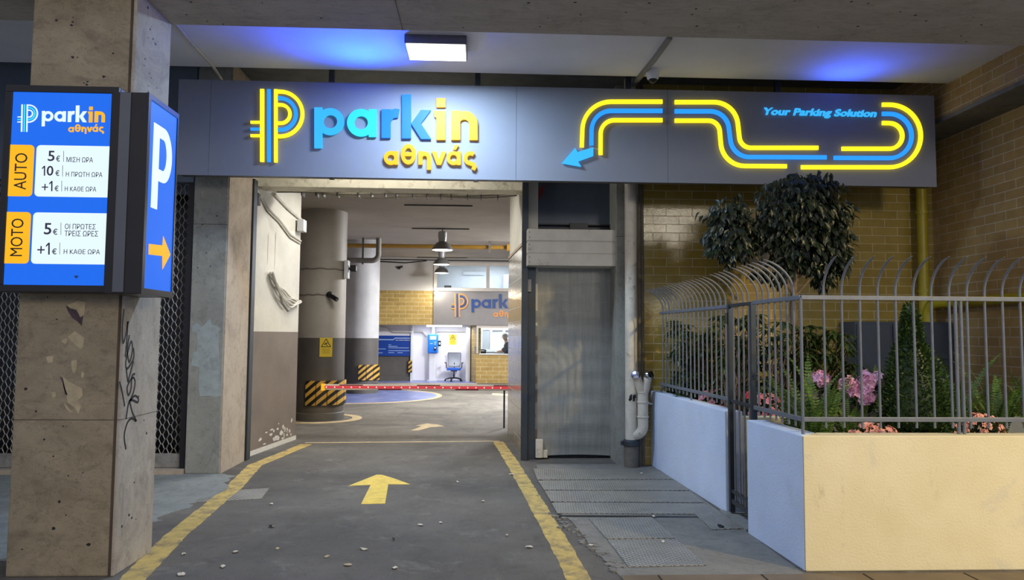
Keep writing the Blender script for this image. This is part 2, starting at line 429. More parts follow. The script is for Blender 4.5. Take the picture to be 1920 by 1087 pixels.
M('patch_grey', (158, 168, 168), .8, var=.07, scale=10, dirt=(128, 134, 132), dscale=7)
M('plastic_black', (22, 22, 24), .4, var=.1)
M('plastic_white', (222, 224, 228), .4, var=.02)
M('plastic_grey', (128, 128, 130), .5, var=.05)
M('blue_enamel', (28, 112, 214), .35, var=.02)
M('board_blue', (16, 66, 160), .4, var=.03)
M('board_light', (160, 186, 226), .5, var=.02)
M('logo_navy', (26, 66, 132), .45, var=.02)
M('logo_orange', (226, 150, 70), .45, var=.02)
M('inner_panel', (134, 130, 130), .42, metal=.15, var=.02)
M('warn_yellow', (222, 190, 40), .5, var=.03)
M('mesh_grey', (172, 176, 182), .7, var=.04, scale=60)
M('fabric_blue', (40, 92, 190), .8, var=.05)
M('window_frame', (214, 206, 196), .5, var=.02)
M('booth_white', (236, 238, 242), .6, var=.02)
M('skin', (198, 158, 136), .6, var=.05)
M('hair_grey', (176, 174, 170), .8, var=.15, scale=60)
M('jacket', (86, 86, 94), .85, var=.12, scale=30)
M('shirt_white', (214, 214, 216), .8, var=.03)
M('barrier_white', (222, 216, 204), .5, var=.03)
def hazard(name, uv):
    t = NT(name); t.surf(.5)
    x = t.xyz()
    a = t.math('ADD', t.math('MULTIPLY', x[0], uv[0]), t.math('MULTIPLY', x[2], uv[1]))
    f = t.math('GREATER_THAN', t.math('FRACT', t.math('MULTIPLY', a, uv[2])), .5)
    t.color(t.mix(f, (26, 24, 22), (206, 160, 66)))
hazard('hazard_stripe', (-.85, 1, 6.5))
glow('lit_blue', (24, 104, 232), 1.0)
glow('lit_white', (226, 244, 250), 1.0)
glow('lit_amber', (252, 182, 24), 1.0)
glow('neon_yellow', (255, 226, 32), 1.5, (250, 220, 40))
glow('neon_blue', (40, 150, 255), 1.15, (40, 150, 250))
glow('letter_blue', (34, 134, 250), 1.1, (30, 130, 250))
glow('letter_sky', (56, 176, 252), 1.1, (30, 160, 250))
glow('letter_cyan', (50, 212, 255), 1.1, (60, 230, 250))
glow('letter_yellow', (255, 190, 10), 1.15, (240, 170, 10))
glow('lamp_panel', (255, 255, 255), 6.0)
glow('bulb', (255, 252, 244), 9.0)
glow('tube_light', (255, 255, 255), 6.0)
glow('barrier_red', (236, 70, 82), .75, (220, 50, 60))
glow('barrier_led', (255, 190, 170), 2.0)
glow('screen_glow', (200, 226, 240), 1.0)
def glass():
    t = NT('glass'); t.surf(.03); t.b.inputs['Transmission Weight'].default_value = 1.0; t.b.inputs['IOR'].default_value = 1.1
    t.color((240, 248, 250)); t.b.inputs['Specular IOR Level'].default_value = .3
glass()

# ================================================================== SETTING
CZ = 4.54            # canopy ceiling
GZ = 3.95            # garage slab
fl = struct(MB().box(-9, 7.0, -4, 9.6, -.12, 0).box(-6, 6.5, 9.6, 28, -.12, 0).build('floor', 'asphalt', origin=(0, 9, 0)))
F0 = frZ(0)
def gpt(px, py): p = at(px, py, Z=0); return (p.x, p.y)
def jag(path, amp=.012, step=.05, seed=1):
    r = random.Random(seed); out = []
    for (x0, y0), (x1, y1) in zip(path, path[1:]):
        n = max(1, int(math.hypot(x1-x0, y1-y0)/step))
        for k in range(n): out.append((x0+(x1-x0)*k/n+r.uniform(-amp, amp), y0+(y1-y0)*k/n+r.uniform(-amp, amp)))
    out.append(path[-1]); return out
def paint(path, w, mat='road_yellow', seed=1, h=.003, name='painted_line'):
    r = random.Random(seed); p = jag(path, .004, .06, seed)
    return MB().strip(p, [w*(1+r.uniform(-.06, .06)) for _ in p], F0, 0, h).build(name, mat, fl)
# driveway edge lines
Lp = [gpt(215, 1120), gpt(330, 1003), gpt(438, 914), gpt(478, 872), gpt(530, 851), gpt(574, 833)]
paint(Lp, .17, seed=3)
paint([gpt(1104, 1120), gpt(1040, 1003), gpt(985, 908), gpt(958, 864), gpt(934, 828)], .16, seed=4)
paint([gpt(572, 830), gpt(936, 827)], .05, 'line_cream', 5)
# big arrow and far arrow
MB().prism([gpt(*p) for p in ((677, 945), (722, 944), (728, 908), (769, 908), (742, 898), (716, 890), (706, 890), (653, 911), (695, 909))], F0, 0, .003).build('painted_arrow', 'arrow_yellow', fl)
MB().prism([gpt(*p) for p in ((770, 807), (785, 807), (806, 801), (833, 799), (822, 796), (800, 794), (779, 798), (791, 799))], F0, 0, .003).build('painted_arrow', 'line_cream', fl)
MB().prism([gpt(*p) for p in ((922, 740), (952, 742), (952, 739), (924, 737))], F0, 0, .003).build('painted_line', 'line_cream', fl)
# blue painted floor around the far column and the blue strip before the kiosk recess
cx, cy, cr = -3.25, 19.1, 2.12
MB().prism([(cx+cr*math.cos(a*PI/32), cy+cr*math.sin(a*PI/32)) for a in range(64)], F0, 0, .004).build('painted_island', 'floor_blue', fl)
MB().ring((cx, cy), cr+.13, cr, F0, 0, .005, n=64).build('painted_line', 'line_cream', fl)
MB().prism([(-3.9, 24.0), (-.1, 24.0), (-.4, 25.6), (-3.9, 25.6)], F0, 0, .006).build('painted_island', 'floor_blue', fl)
MB().box(-3.9, -.1, 23.75, 23.98, 0, .006).build('painted_line', 'line_cream', fl)
MB().ring((-3.05, 13.95), .80, .62, F0, 0, .006, n=40).build('painted_line', 'line_cream', fl)
# pavements
sw = struct(MB().prism([(.70, 9.05), (2.2, 9.05), (2.2, 4.95), (2.22, 4.6), (.98, 4.6), (.86, 5.5), (.80, 6.3), (.72, 6.6)], F0, -.02, .006).build('pavement_floor', 'sidewalk'))
struct(MB().box(.95, 6.0, 3.6, 4.88, -.02, .009).build('street_pavement_floor', 'paving_brown'))
struct(MB().prism([(-3.4, 8.45)]+jag([(-2.95, 8.47), (-2.75, 8.35), (-2.72, 7.9), (-2.60, 7.75), (-2.58, 7.4), (-2.72, 7.0), (-2.62, 6.85), (-2.80, 6.5), (-2.70, 6.35), (-2.9, 6.1), (-2.85, 5.8), (-3.05, 5.3)], .035, .07, 9)+[(-9, 5.3), (-9, 8.45)], F0, -.02, .006).build('apron_floor', 'pale_slab'))
for i, x in enumerate((1.2, 1.9, 2.6, 3.3, 4.0)):   # joints of the brown paving
    MB().box(x-.006, x+.006, 3.7, 4.87, 0, .011).build('paving_joint', 'soil', sw)

# canopy
struct(MB().box(-9, 5.9, 4.7, 7.93, CZ, CZ+.4).build('ceiling', 'ceiling_paint'))
struct(MB().box(-9, 5.9, 7.93, 9.6, 4.84, CZ+.4).build('ceiling_shade_band', 'shade_band_grey'))  # stepped-up strip; the shade above the sign is put into its dark colour
bm_ = struct(MB().box(-9, 7.0, 4.72, 5.5, 3.965, CZ-.001).build('beam', 'beam_concrete'))
MB().box(-.632, -.626, 4.73, 5.495, 3.962, 3.966).build('board_joint', 'dark_steel', bm_)
r2 = random.Random(3)
def pits(parent, fr, boxes, n, seed):
    r = random.Random(seed); mb = MB()
    for _ in range(n):
        u, v = r.uniform(*boxes[0]), r.uniform(*boxes[1]); rr = r.uniform(.004, .011)
        mb.prism([(u+rr*math.cos(k*PI/4)*r.uniform(.6, 1.6), v+rr*math.sin(k*PI/4)) for k in range(8)], fr, 0, .0008)
    return mb.build('form_hole', 'ink_black', parent)
pits(bm_, lambda u, v, n: (u, v, 3.965-n), ((-2.3, 4), (4.75, 5.48)), 46, 5)

# front pillar
PX0, PX1, PY0, PY1 = -3.09, -2.395, 4.95, 5.5
pl = struct(MB().box(PX0, PX1-.03, PY0, PY1, 0, 3.97).build('pillar', 'pillar_plaster', bevel=.012))
MB().box(PX1-.03, PX1, PY0+.005, PY1, 0, 3.965).build('pillar_facing', 'pillar_side', pl, bevel=.006)
MB().box(PX1-.036, PX1-.022, PY0-.003, PY0+.02, 0, 3.965).build('corner_joint', 'seam_brown', pl)
frP = frY(PY0)
def z2(x, y): p = at(x/2.0625, 560+y/2.0625, Y=PY0); return (p.x, p.z)
def decal(mat, name, *polys):
    mb = MB()
    for pts in polys: mb.prism(pts, frP, 0, .0015)
    return mb.build(name, mat, pl)
decal('torn_paper', 'torn_poster',
      [z2(*p) for p in ((258, 25), (300, 8), (330, 12), (326, 60), (312, 70), (296, 40), (270, 34))],
      [z2(*p) for p in ((262, 148), (290, 125), (326, 150), (322, 185), (312, 194), (288, 176))],
      [z2(*p) for p in ((238, 160), (262, 150), (255, 175), (240, 170))],
      [z2(*p) for p in ((178, 224), (208, 220), (204, 246), (186, 248))],
      [z2(*p) for p in ((276, 240), (298, 235), (296, 275), (286, 292), (277, 268))],
      [z2(*p) for p in ((244, 300), (262, 318), (318, 346), (320, 375), (300, 395), (314, 415), (304, 446), (288, 420), (262, 400), (258, 372), (246, 340))],
      [z2(*p) for p in ((248, 402), (262, 418), (280, 438), (270, 440), (256, 424))],
      [z2(*p) for p in ((198, 362), (214, 360), (218, 376), (204, 384))],
      [z2(*p) for p in ((316, 282), (326, 286), (322, 308), (314, 300))])
decal('torn_dark', 'poster_scrap',
      [z2(*p) for p in ((256, 24), (270, 36), (296, 44), (310, 72), (322, 66), (316, 104), (300, 88), (280, 74), (262, 46))],
      [z2(*p) for p in ((232, 300), (244, 308), (252, 345), (262, 372), (252, 370), (244, 330))])
pits(pl, frP, ((-3.02, -2.5), (.15, 1.9)), 15, 8); pits(pl, frP, ((-3.02, -2.5), (3.2, 3.95)), 14, 9)
# scribbled tag on the side facing the driveway (plain pen strokes)
frS = frX(PX1)
def gz(x, y): p = at(x/2.0625, 560+y/2.0625, X=PX1); return (p.y, p.z)
gf = MB()
for st in ([(480, 38), (473, 110), (476, 170), (488, 130), (494, 88), (490, 160), (484, 225)],
           [(500, 140), (492, 200), (500, 245), (512, 200), (508, 165), (498, 190), (486, 245), (492, 270), (516, 230), (516, 190)],
           [(516, 240), (500, 300), (494, 318), (488, 270)], [(522, 290), (510, 300), (506, 350), (496, 372), (492, 340), (512, 305), (522, 320), (516, 360), (500, 398)],
           [(500, 398), (520, 375), (534, 385), (532, 400), (512, 392), (498, 400), (487, 465)], [(502, 400), (512, 440), (526, 472), (510, 462), (492, 480), (480, 530), (487, 582)],
           [(462, 320), (472, 360), (482, 415)]):
    p = [gz(*q) for q in st]
    sm = []
    for i in range(len(p)-1):
        a, b, c, d = p[max(i-1, 0)], p[i], p[i+1], p[min(i+2, len(p)-1)]
        for k in range(5):
            t = k/5; f = lambda q: .5*((2*b[q])+(-a[q]+c[q])*t+(2*a[q]-5*b[q]+4*c[q]-d[q])*t*t+(-a[q]+3*b[q]-3*c[q]+d[q])*t**3)
            sm.append((f(0), f(1)))
    sm.append(p[-1]); gf.strip(sm, .016, frS, 0, .0012)
gf.build('graffiti', 'ink_black', pl)
pits(pl, frS, ((4.99, 5.45), (.2, 1.9)), 8, 11); pits(pl, frS, ((4.99, 5.45), (3.3, 3.95)), 16, 12)

# left side: concrete pier, fascia, void behind the grille
pr_ = struct(MB().box(-3.36, -2.97, 8.48, 9.32, 0, 4.84).build('wall_pier', 'pier_concrete', bevel=.008))
MB().box(-2.97, -2.958, 8.49, 9.318, 0, 4.8).build('pier_return', 'pier_plaster', pr_)
def z5(x, y): p = at(260+x*.5338, 320+y*.5336, Y=8.48); return (p.x, p.z)
frQ = frY(8.48)
MB().prism([z5(*p) for p in ((186, 545), (206, 535), (222, 548), (236, 536), (250, 518), (256, 540), (276, 545), (288, 556), (282, 566), (280, 620), (284, 700), (290, 740), (291, 790), (270, 796), (248, 790), (216, 792), (210, 770), (212, 690), (184, 684), (190, 640), (204, 636), (205, 570), (188, 566))], frQ, 0, .002).build('paint_patch', 'patch_grey', pr_)
pits(pr_, frQ, ((-3.3, -3.02), (1.9, 3.3)), 6, 21)
struct(MB().box(-9, -3.365, 8.46, 8.6, 3.36, 4.84).box(-9, -3.365, 8.9, 9.0, 3.3, 4.84).build('wall_fascia', 'fascia_grey'))
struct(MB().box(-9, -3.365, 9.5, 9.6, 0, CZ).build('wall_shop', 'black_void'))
struct(MB().box(-9.1, -9, 4.7, 9.6, 0, CZ).build('wall_left', 'pier_concrete'))
struct(MB().box(-9, -3.37, 8.40, 8.62, 0, .055).build('sill_trim', 'pier_plaster'))

# facade right of the entrance
struct(MB().box(2.02, 5.9, 9.0, 9.2, 0, 4.84).build('wall_back', 'brick_back'))
struct(MB().box(5.83, 6.0, 4.6, 9.0, 0, 4.84).build('wall_right', 'brick_side'))
struct(MB().box(5.36, 5.83, 4.6, 9.0, 4.17, 4.84).build('wall_bulkhead', 'brick_side'))
struct(MB().box(5.345, 5.83, 4.6, 9.0, 4.12, 4.17).build('trim_bulkhead', 'sidewalk'))
struct(MB().box(.58, 2.02, 9.62, 9.72, 0, 4.84).build('wall_door_recess', 'dark_steel'))
struct(MB().box(1.72, 2.02, 9.05, 9.62, 0, 4.84).build('wall_door_jamb', 'pier_concrete'))

# entrance corridor
struct(MB().prism([(-3.20, 9.5), (-3.03, 9.5), (-2.80, 11.2), (-3.2, 11.2)], F0, 0, GZ).build('wall_entrance', 'corridor_paint'))
lw = [o for o in COL.objects if o.name == 'wall_entrance'][0]
def lwp(t, z, n=0):      # point on that wall: t 0..1 along its depth
    x = -3.03+.23*t; y = 9.5+1.7*t; return Vector((x+n, y-n*.13, z))
r3 = random.Random(5); mb = MB()
for k in range(26):      # peeled paint near the floor
    t = r3.betavariate(3, 1.5)*.9+.05; z = r3.uniform(.08, .32); w_ = r3.uniform(.015, .05); h_ = r3.uniform(.015, .05)
    mb.prism([(t+math.cos(a*PI/3.5)*w_*r3.uniform(.4, 1), z+math.sin(a*PI/3.5)*h_*r3.uniform(.4, 1)) for a in range(7)], lambda u, v, n: tuple(lwp(u, v, n)), 0, .0015)
mb.build('peeled_patch', 'cable_white', lw)
MB().prism([(0, 0), (1.0, 0), (1.0, .06), (0, .06)], lambda u, v, n: tuple(lwp(u, v, n)), 0, .012).build('skirting', 'cable_white', lw)
mb = MB()
for t, z0, z1 in ((.32, 2.55, 3.0), (.46, 2.5, 3.05)): mb.prism([(t, z0), (t+.008, z0+.1), (t+.012, z1), (t-.004, z1-.05)], lambda u, v, n: tuple(lwp(u, v, n)), 0, .001)
mb.build('stain', 'pier_plaster', lw)
rw = struct(MB().prism([(.585, 9.5), (.75, 9.5), (.75, 11.54), (.455, 11.54)], F0, 0, GZ).build('wall_corridor', 'corridor_paint'))
def rwp(y, z, n): return (.585-.13*(y-9.5)/2.04-n, y, z)
MB().prism([(9.5, 0), (11.535, 0), (11.535, 2.82), (9.5, 2.82)], rwp, .001, .014).build('tile_cladding', 'corridor_tile', rw)
MB().prism([(9.5, 2.82), (11.535, 2.82), (11.535, 2.86), (9.5, 2.86)], rwp, .001, .025).build('tile_trim', 'pier_plaster', rw)
lb = struct(MB().box(-3.2, .75, 9.62, 9.95, 3.56, 4.84).build('trim_lintel', 'cream_beam'))

# garage room
struct(MB().box(-6, 6.5, 9.62, 17.9, GZ, GZ+.25).build('ceiling_garage', 'garage_ceiling'))
struct(MB().box(-6, 6.5, 17.9, 28, 4.2, 4.4).build('ceiling_garage_back', 'garage_ceiling'))
struct(MB().box(-6.1, -5.95, 9.6, 28, 0, 4.4).build('wall_garage_left', 'column_paint'))
struct(MB().box(6.4, 6.55, 9.6, 28, 0, 4.4).build('wall_garage_right', 'column_paint'))
struct(MB().box(-6, -3.2, 9.6, 9.7, 0, 4.4).build('wall_garage_front', 'garage_grey'))
struct(MB().box(.75, 6.5, 9.72, 9.8, 0, 4.4).build('wall_garage_front_right', 'garage_grey'))
struct(MB().box(-6, 6.5, 27.6, 27.7, 0, 4.4).build('wall_garage_back', 'booth_white'))
def bx(px, Y): return at(px, 620, Y=Y).x
def bz(py, Y, px=800): return at(px, py, Y=Y).z
YB = 24.3
xs = bx(812, YB); zt0, zt1 = bz(609, YB), bz(545, YB)
struct(MB().box(-6, xs, YB, YB+.25, zt0, zt1).build('wall_lintel', 'brick_garage'))
struct(MB().box(-6, xs, YB+.02, YB+.25, zt1, 4.2).build('wall_upper', 'upper_white'))
zw0, zw1 = bz(543, YB), bz(500, YB); zb1 = bz(491, YB)
struct(MB().box(xs, 6.4, YB, YB+.25, zt0, zt1-.001).build('wall_sign_backing', 'inner_panel'))
struct(MB().box(xs, 6.4, YB+.02, YB+.25, zb1, 4.2).build('wall_above_window', 'upper_white'))
def wframe(name, x0, x1, z0, z1, w, y0, y1, mat, muls=()):
    mb = MB().box(x0, x1, y0, y1, z0, z0+w).box(x0, x1, y0, y1, z1-w, z1).box(x0, x0+w, y0, y1, z0+w, z1-w).box(x1-w, x1, y0, y1, z0+w, z1-w)
    for m in muls: mb.box(m-w/2, m+w/2, y0, y1, z0+w, z1-w)
    return mb
xm = bx(914, YB)
wn = struct(wframe('', xs, 3.2, zt1, zb1, .11, YB-.03, YB+.12, 'window_frame', (xm, xm+1.9)).build('window_1', 'window_frame', bevel=.006))
MB().box(xs+.11, 3.09, YB+.04, YB+.05, zt1+.11, zb1-.11).build('pane', 'glass', wn)
# office behind the window
struct(MB().box(xs-1.2, 3.4, 26.6, 26.7, 2.7, 4.2).box(xs-1.3, xs-1.2, YB+.25, 26.7, 2.7, 4.2).box(xs-1.2, 3.4, YB+.25, 26.6, 2.70, 2.78).build('wall_office', 'booth_white'))
# recess with the pay station
xr = bx(772, 25.2)
bw_ = struct(MB().box(-6, xr, 25.2, 25.4, 0, 2.7).build('wall_board', 'garage_grey'))
MB().box(-6, xr, 25.17, 25.2, bz(632, 25.2), 2.69).build('wall_band', 'garage_white', bw_)
MB().box(-6, xr, 25.15, 25.2, 0, .16).build('skirting', 'garage_grey', bw_)
struct(MB().box(xr, -.05, 25.6, 25.75, 0, 2.7).build('wall_recess', 'garage_white'))
struct(MB().box(xr-.02, xr+.04, 25.1, 25.62, 0, 2.7).build('trim_recess', 'plastic_white'))
struct(MB().box(-6, .0, YB+.25, 25.75, 2.15, 2.25).build('ceiling_recess', 'garage_white'))
xq = bx(878, 25.2)
struct(MB().box(xq-.06, xq+.08, 25.0, 25.7, 0, 2.15).build('trim_recess_post', 'plastic_white'))
# booth of the attendant
xb0 = bx(893, YB); zc = bz(663, YB, 920)
bt = struct(MB().prism([(xb0, YB), (6.4, YB), (6.4, YB+.2), (xb0+.14, YB+.2)], F0, 0, zc-.03).build('wall_booth', 'brick_garage'))
struct(MB().prism([(xb0, YB), (xb0+.16, YB+.18), (xb0+.02, 25.2), (bx(883, 25.1), 25.1)], F0, 0, zt0).build('wall_booth_pier', 'brick_garage'))
struct(MB().box(xb0+.1, 3.2, YB-.04, YB+.5, zc-.03, zc).build('trim_counter', 'plastic_white'))
struct(MB().box(xb0, 3.6, 26.5, 26.6, 0, 2.6).box(xb0, xb0+.08, 25.2, 26.5, 0, 2.6).box(xb0, 6.4, YB+.25, 26.6, 2.36, 2.44).build('wall_booth_back', 'booth_white'))
w2 = struct(wframe('', bx(900, 26.4), bx(974, 26.4), zc+.02, bz(614, 26.4, 920), .09, 26.38, 26.48, '', (bx(921, 26.4), bx(945, 26.4))).build('window_2', 'plastic_white'))
MB().box(bx(902, 26.4), bx(918, 26.4), 26.42, 26.43, zc+.1, bz(618, 26.4, 920)).build('pane', 'mesh_grey', w2)
w3 = struct(MB().box(bx(893.5, YB), bx(897, YB), YB-.02, YB+.1, zc, zt0).box(bx(897, YB), 3.0, YB-.01, YB+.08, zt0-.09, zt0).build('window_3', 'window_frame'))
MB().box(bx(897, YB), 3.0, YB+.02, YB+.028, zc, zt0-.09).build('pane', 'glass', w3)

# ================================================================== THINGS
# ---- the logo, kept as shapes so that it can stand on each sign that carries it
SYF = 8.0                                    # front of the large sign
def m3(x, y): p = at(320+x/2.909, 130+y/2.909, Y=SYF); return (p.x, p.z)
def m4(x, y): p = at(960+x/2.3415, 130+y/2.3435, Y=SYF); return (p.x, p.z)
KS = 8.05/FPX/2.909                          # metres per traced unit
class Logo:
    """draws the traced letters through map m with unit scale k"""
    def __init__(s, m, k, fr, n0, n1): s.m = m; s.k = k; s.fr = fr; s.n0 = n0; s.n1 = n1
    def top(s):      # each piece stands a hair prouder than the last, as stacked acrylic does
        s.c = (getattr(s, 'c', 0)+1) % 7; return s.n1+s.c*.00035
    def poly(s, mb, *pts): mb.prism([s.m(*p) for p in pts], s.fr, s.n0, s.top()); return mb
    def bar(s, mb, x0, x1, y0, y1): return s.poly(mb, (x0, y1), (x1, y1), (x1, y0), (x0, y0))
    def ring(s, mb, cx, cy, ro, ri, a0=0, a1=360, ky=1.0): mb.ring(s.m(cx, cy), ro*s.k, ri*s.k, s.fr, s.n0, s.top(), R(a0), R(a1), 36, ky); return mb
    def strip(s, mb, pts, w): mb.strip([s.m(*p) for p in pts], w*s.k, s.fr, s.n0, s.top()); return mb
    def arc(s, pts, cx, cy, r, a0, a1, n=18): return pts+[(cx+r*math.cos(R(a0+(a1-a0)*i/n)), cy-r*math.sin(R(a0+(a1-a0)*i/n))) for i in range(n+1)]
    def emblem(s):
        out = []
        a = MB(); s.bar(a, 492, 513, 112, 507); out.append(('stem', 'Y', a))
        b = MB(); s.bar(b, 530, 548, 113, 508); out.append(('stem', 'B', b))
        c = MB(); s.bar(c, 568, 586, 113, 510); out.append(('stem', 'Y', c))
        d = MB(); s.strip(d, s.arc([(586, 125)], 600, 247, 122, 90, -90)+[(586, 368)], 19); out.append(('bow', 'Y', d))
        e = MB(); s.strip(e, s.arc([(588, 161)], 600, 247, 86, 90, -90)+[(588, 333)], 19); out.append(('bow', 'B', e))
        f = MB(); s.strip(f, s.arc([(586, 197)], 604, 247, 50, 90, -90)+[(586, 297)], 17); out.append(('bow', 'Y', f))
        for y, k in ((292, 'Y'), (329, 'B'), (365, 'Y')):
            g = MB(); s.bar(g, 440, 493, y-7, y+7); out.append(('tick', k, g))
        return out
    def word(s):
        out = []
        p = MB(); s.bar(p, 787, 830, 212, 433); s.ring(p, 874, 289, 74, 37); out.append(('p', p))
        a = MB(); s.ring(a, 1041, 295, 76, 37); s.bar(a, 1083, 1125, 222, 372); out.append(('a', a))
        r = MB(); s.bar(r, 1152, 1202, 222, 377); s.poly(r, (1200, 300), (1206, 280), (1220, 268), (1242, 267), (1249, 222), (1228, 218), (1205, 226), (1190, 245)); out.append(('r', r))
        k = MB(); s.bar(k, 1263, 1313, 142, 380); s.poly(k, (1313, 300), (1366, 383), (1422, 384), (1366, 299), (1420, 227), (1366, 226)); out.append(('k', k))
        i = MB(); s.bar(i, 1450, 1500, 162, 211); s.poly(i, (1450, 388), (1500, 388), (1500, 232), (1437, 231), (1440, 262), (1450, 268)); out.append(('i', i))
        n = MB(); s.bar(n, 1530, 1580, 230, 388); s.ring(n, 1602, 303, 73, 26, 0, 180); s.bar(n, 1628, 1675, 303, 389); out.append(('n', n))
        return out
    def greek(s):
        out = []
        a = MB(); s.ring(a, 1203, 486, 38, 18); s.bar(a, 1222, 1243, 450, 522); out.append(a)
        t = MB(); s.ring(t, 1298, 466, 41, 20, ky=1.36); s.bar(t, 1272, 1324, 456, 476); out.append(t)
        h = MB(); s.bar(h, 1352, 1375, 450, 522); s.ring(h, 1386, 486, 35, 12, 0, 180); s.bar(h, 1398, 1421, 486, 550); out.append(h)
        v = MB(); s.poly(v, (1424, 451), (1452, 523), (1476, 524), (1504, 452), (1478, 452), (1464, 492), (1450, 451)); out.append(v)
        q = MB(); s.ring(q, 1543, 487, 38, 18); s.bar(q, 1561, 1583, 451, 524); s.poly(q, (1540, 442), (1556, 442), (1572, 416), (1550, 416)); out.append(q)
        w = MB(); s.strip(w, s.arc([], 1635, 488, 27, 48, 262, 16)+[(1652, 522), (1658, 532), (1650, 550)], 21); out.append(w)
        return out

# ---- large lit sign over the entrance
sx0, sx1 = at(332, 240, Y=SYF).x, at(1754, 260, Y=SYF).x; sz0, sz1 = 3.343, 4.418
sign = thing('fascia_sign', (0.9, SYF, sz0), 'long grey lit sign with yellow and blue lettering hung over the garage entrance', 'sign')
seams = [sx0]+[at(x, 250, Y=SYF).x for x in (393, 968, 1252)]+[sx1]
for a, b in zip(seams, seams[1:]):
    MB().box(a+.0015, b-.0015, SYF, SYF+.02, sz0, sz1).build('panel', 'sign_panel', sign)
MB().box(sx0+.01, sx1-.01, SYF+.021, SYF+.19, sz0+.02, sz1-.015).build('housing', 'sign_side', sign)
for px in (622, 896, 1178, 1457):
    x = at(px, 150, Y=SYF+.1).x
    MB().box(x-.03, x+.03, SYF+.08, SYF+.13, sz1-.015, 4.84).box(x-.05, x+.05, SYF+.05, SYF+.16, 4.832, 4.84).build('bracket', 'dark_steel', sign)
for px in (622, 892):
    x = at(px, 336, Y=SYF+.03).x; MB().box(x-.025, x+.025, SYF+.0, SYF+.06, sz0-.018, sz0).build('clip', 'plastic_black', sign)
L = Logo(m3, KS, frY(SYF), .012, .034)
def holders(mb, col): return mb
for nm, k, mb in L.emblem(): mb.build('neon_'+nm, 'neon_yellow' if k == 'Y' else 'neon_blue', sign)
for ch, mb in L.word(): mb.build('letter', {'p': 'letter_sky', 'a': 'letter_cyan', 'r': 'letter_blue', 'k': 'letter_blue'}.get(ch, 'letter_yellow'), sign)
for mb in L.greek(): mb.build('letter', 'letter_yellow', sign)
L4 = Logo(m4, KS*2.909/2.3415, frY(SYF), .012, .034)
routes = [
    ('Y', rounded([(658, 145), (312, 145), (305, 345)], 125), 18), ('B', rounded([(658, 185), (350, 185), (347, 336)], 85), 18), ('Y', rounded([(658, 226), (388, 226), (387, 378)], 60), 18),
    ('Y', rounded([(712, 147), (978, 147), (1000, 347), (1340, 347)], [105, 50]), 18), ('B', rounded([(712, 187), (940, 187), (965, 387), (1376, 389)], [82, 82]), 18),
    ('Y', rounded([(712, 228), (905, 228), (922, 426), (1202, 428)], [50, 105]), 18)]
def ell(x0, y, cx, cy, r, x1, yb):
    return [(x0, y)]+[(cx+r*math.sin(PI*i/24), cy-r*math.cos(PI*i/24)) for i in range(25)]+[(x1, yb)]
routes += [('Y', ell(1620, 158, 1652, 295, 137, 1265, 432), 18), ('B', ell(1620, 198, 1652, 295, 97, 1408, 391), 18), ('Y', ell(1620, 238, 1652, 295, 56, 1443, 351), 18)]
for k, pts, w in routes:
    mb = MB(); L4.strip(mb, pts, w); mb.build('neon_line', 'neon_yellow' if k == 'Y' else 'neon_blue', sign)
mb = MB(); L4.poly(mb, (217, 415), (275, 348), (287, 366), (355, 345), (355, 383), (288, 407), (302, 430)); mb.build('arrow', 'letter_sky', sign)
mb = MB(); (x0, z1_), (x1, z0_) = m4(1104, 170), m4(1597, 221)
text(mb, 'Your Parking Solution', frY(SYF), x0, x1, z0_, z1_, .008, .028, bold=.028, shear=.22); mb.build('slogan', 'letter_sky', sign)
# blue light thrown up by the sign's diodes onto the ceiling
lamp('sign_glow', 'SPOT', (-1.25, 7.62, 3.92), 150, (.012, .075, 1.0), aim=(-1.3, 7.0, 4.54), size=.05, spot=2.5, blend=1.0)
lamp('sign_glow', 'SPOT', (4.05, 7.74, 4.05), 22, (.04, .12, 1.0), aim=(4.05, 7.5, 4.54), size=.05, spot=2.4, blend=1.0)

# ---- price lightbox and parking lightbox on the pillar
BY = 4.76
def z1p(x, y): p = at(x/2.4167, 130+y/2.4157, Y=BY); return (p.x, p.z)
bx0 = z1p(40, 500)[0]; bx1 = z1p(492, 500)[0]; bt_, bb_ = z1p(280, 106)[1], z1p(250, 977)[1]
pb = thing('price_lightbox', ((bx0+bx1)/2, BY+.09, bb_-.05), 'blue lit price board with white tariff fields on the street face of the pillar', 'sign')
fw = .045
MB().box(bx0-fw, bx1+fw, BY+.02, PY0, bb_-fw, bt_+fw).build('housing', 'dark_frame', pb, bevel=.004)
MB().box(bx0-fw, bx1+fw, BY-.008, BY+.02, bt_, bt_+fw).box(bx0-fw, bx1+fw, BY-.008, BY+.02, bb_-fw, bb_).box(bx0-fw, bx0, BY-.008, BY+.02, bb_, bt_).box(bx1, bx1+fw, BY-.008, BY+.02, bb_, bt_).build('frame', 'dark_frame', pb, bevel=.003)
MB().box(bx0, bx1, BY, BY+.02, bb_, bt_).build('face', 'lit_blue', pb)
frB = frY(BY)
dx_ = lambda y: 0
def zz(x, y):     # de-skewed reading of the traced board: left edge and right edge are upright
    t = (y-100)/875.; l = 60-35*t; r = 504-29*t
    return (bx0+(x-l)/(r-l)*(bx1-bx0), z1p(x, y)[1])
def rrect(x0, x1, y0, y1, r, corners=(1, 1, 1, 1)):
    (a, t), (b, u) = zz(x0, y0), zz(x1, y1)
    t = zz((x0+x1)/2, y0)[1]; u = zz((x0+x1)/2, y1)[1]; r *= .00146; out = []
    for (cx_, cz_, a0), on in zip(((b-r, t-r, 0), (a+r, t-r, 90), (a+r, u+r, 180), (b-r, u+r, 270)), corners):
        if on: out += [(cx_+r*math.cos(R(a0+k*15)), cz_+r*math.sin(R(a0+k*15))) for k in range(7)]
        else: out.append((b if a0 in (0, 270) else a, t if a0 < 180 else u))
    return out
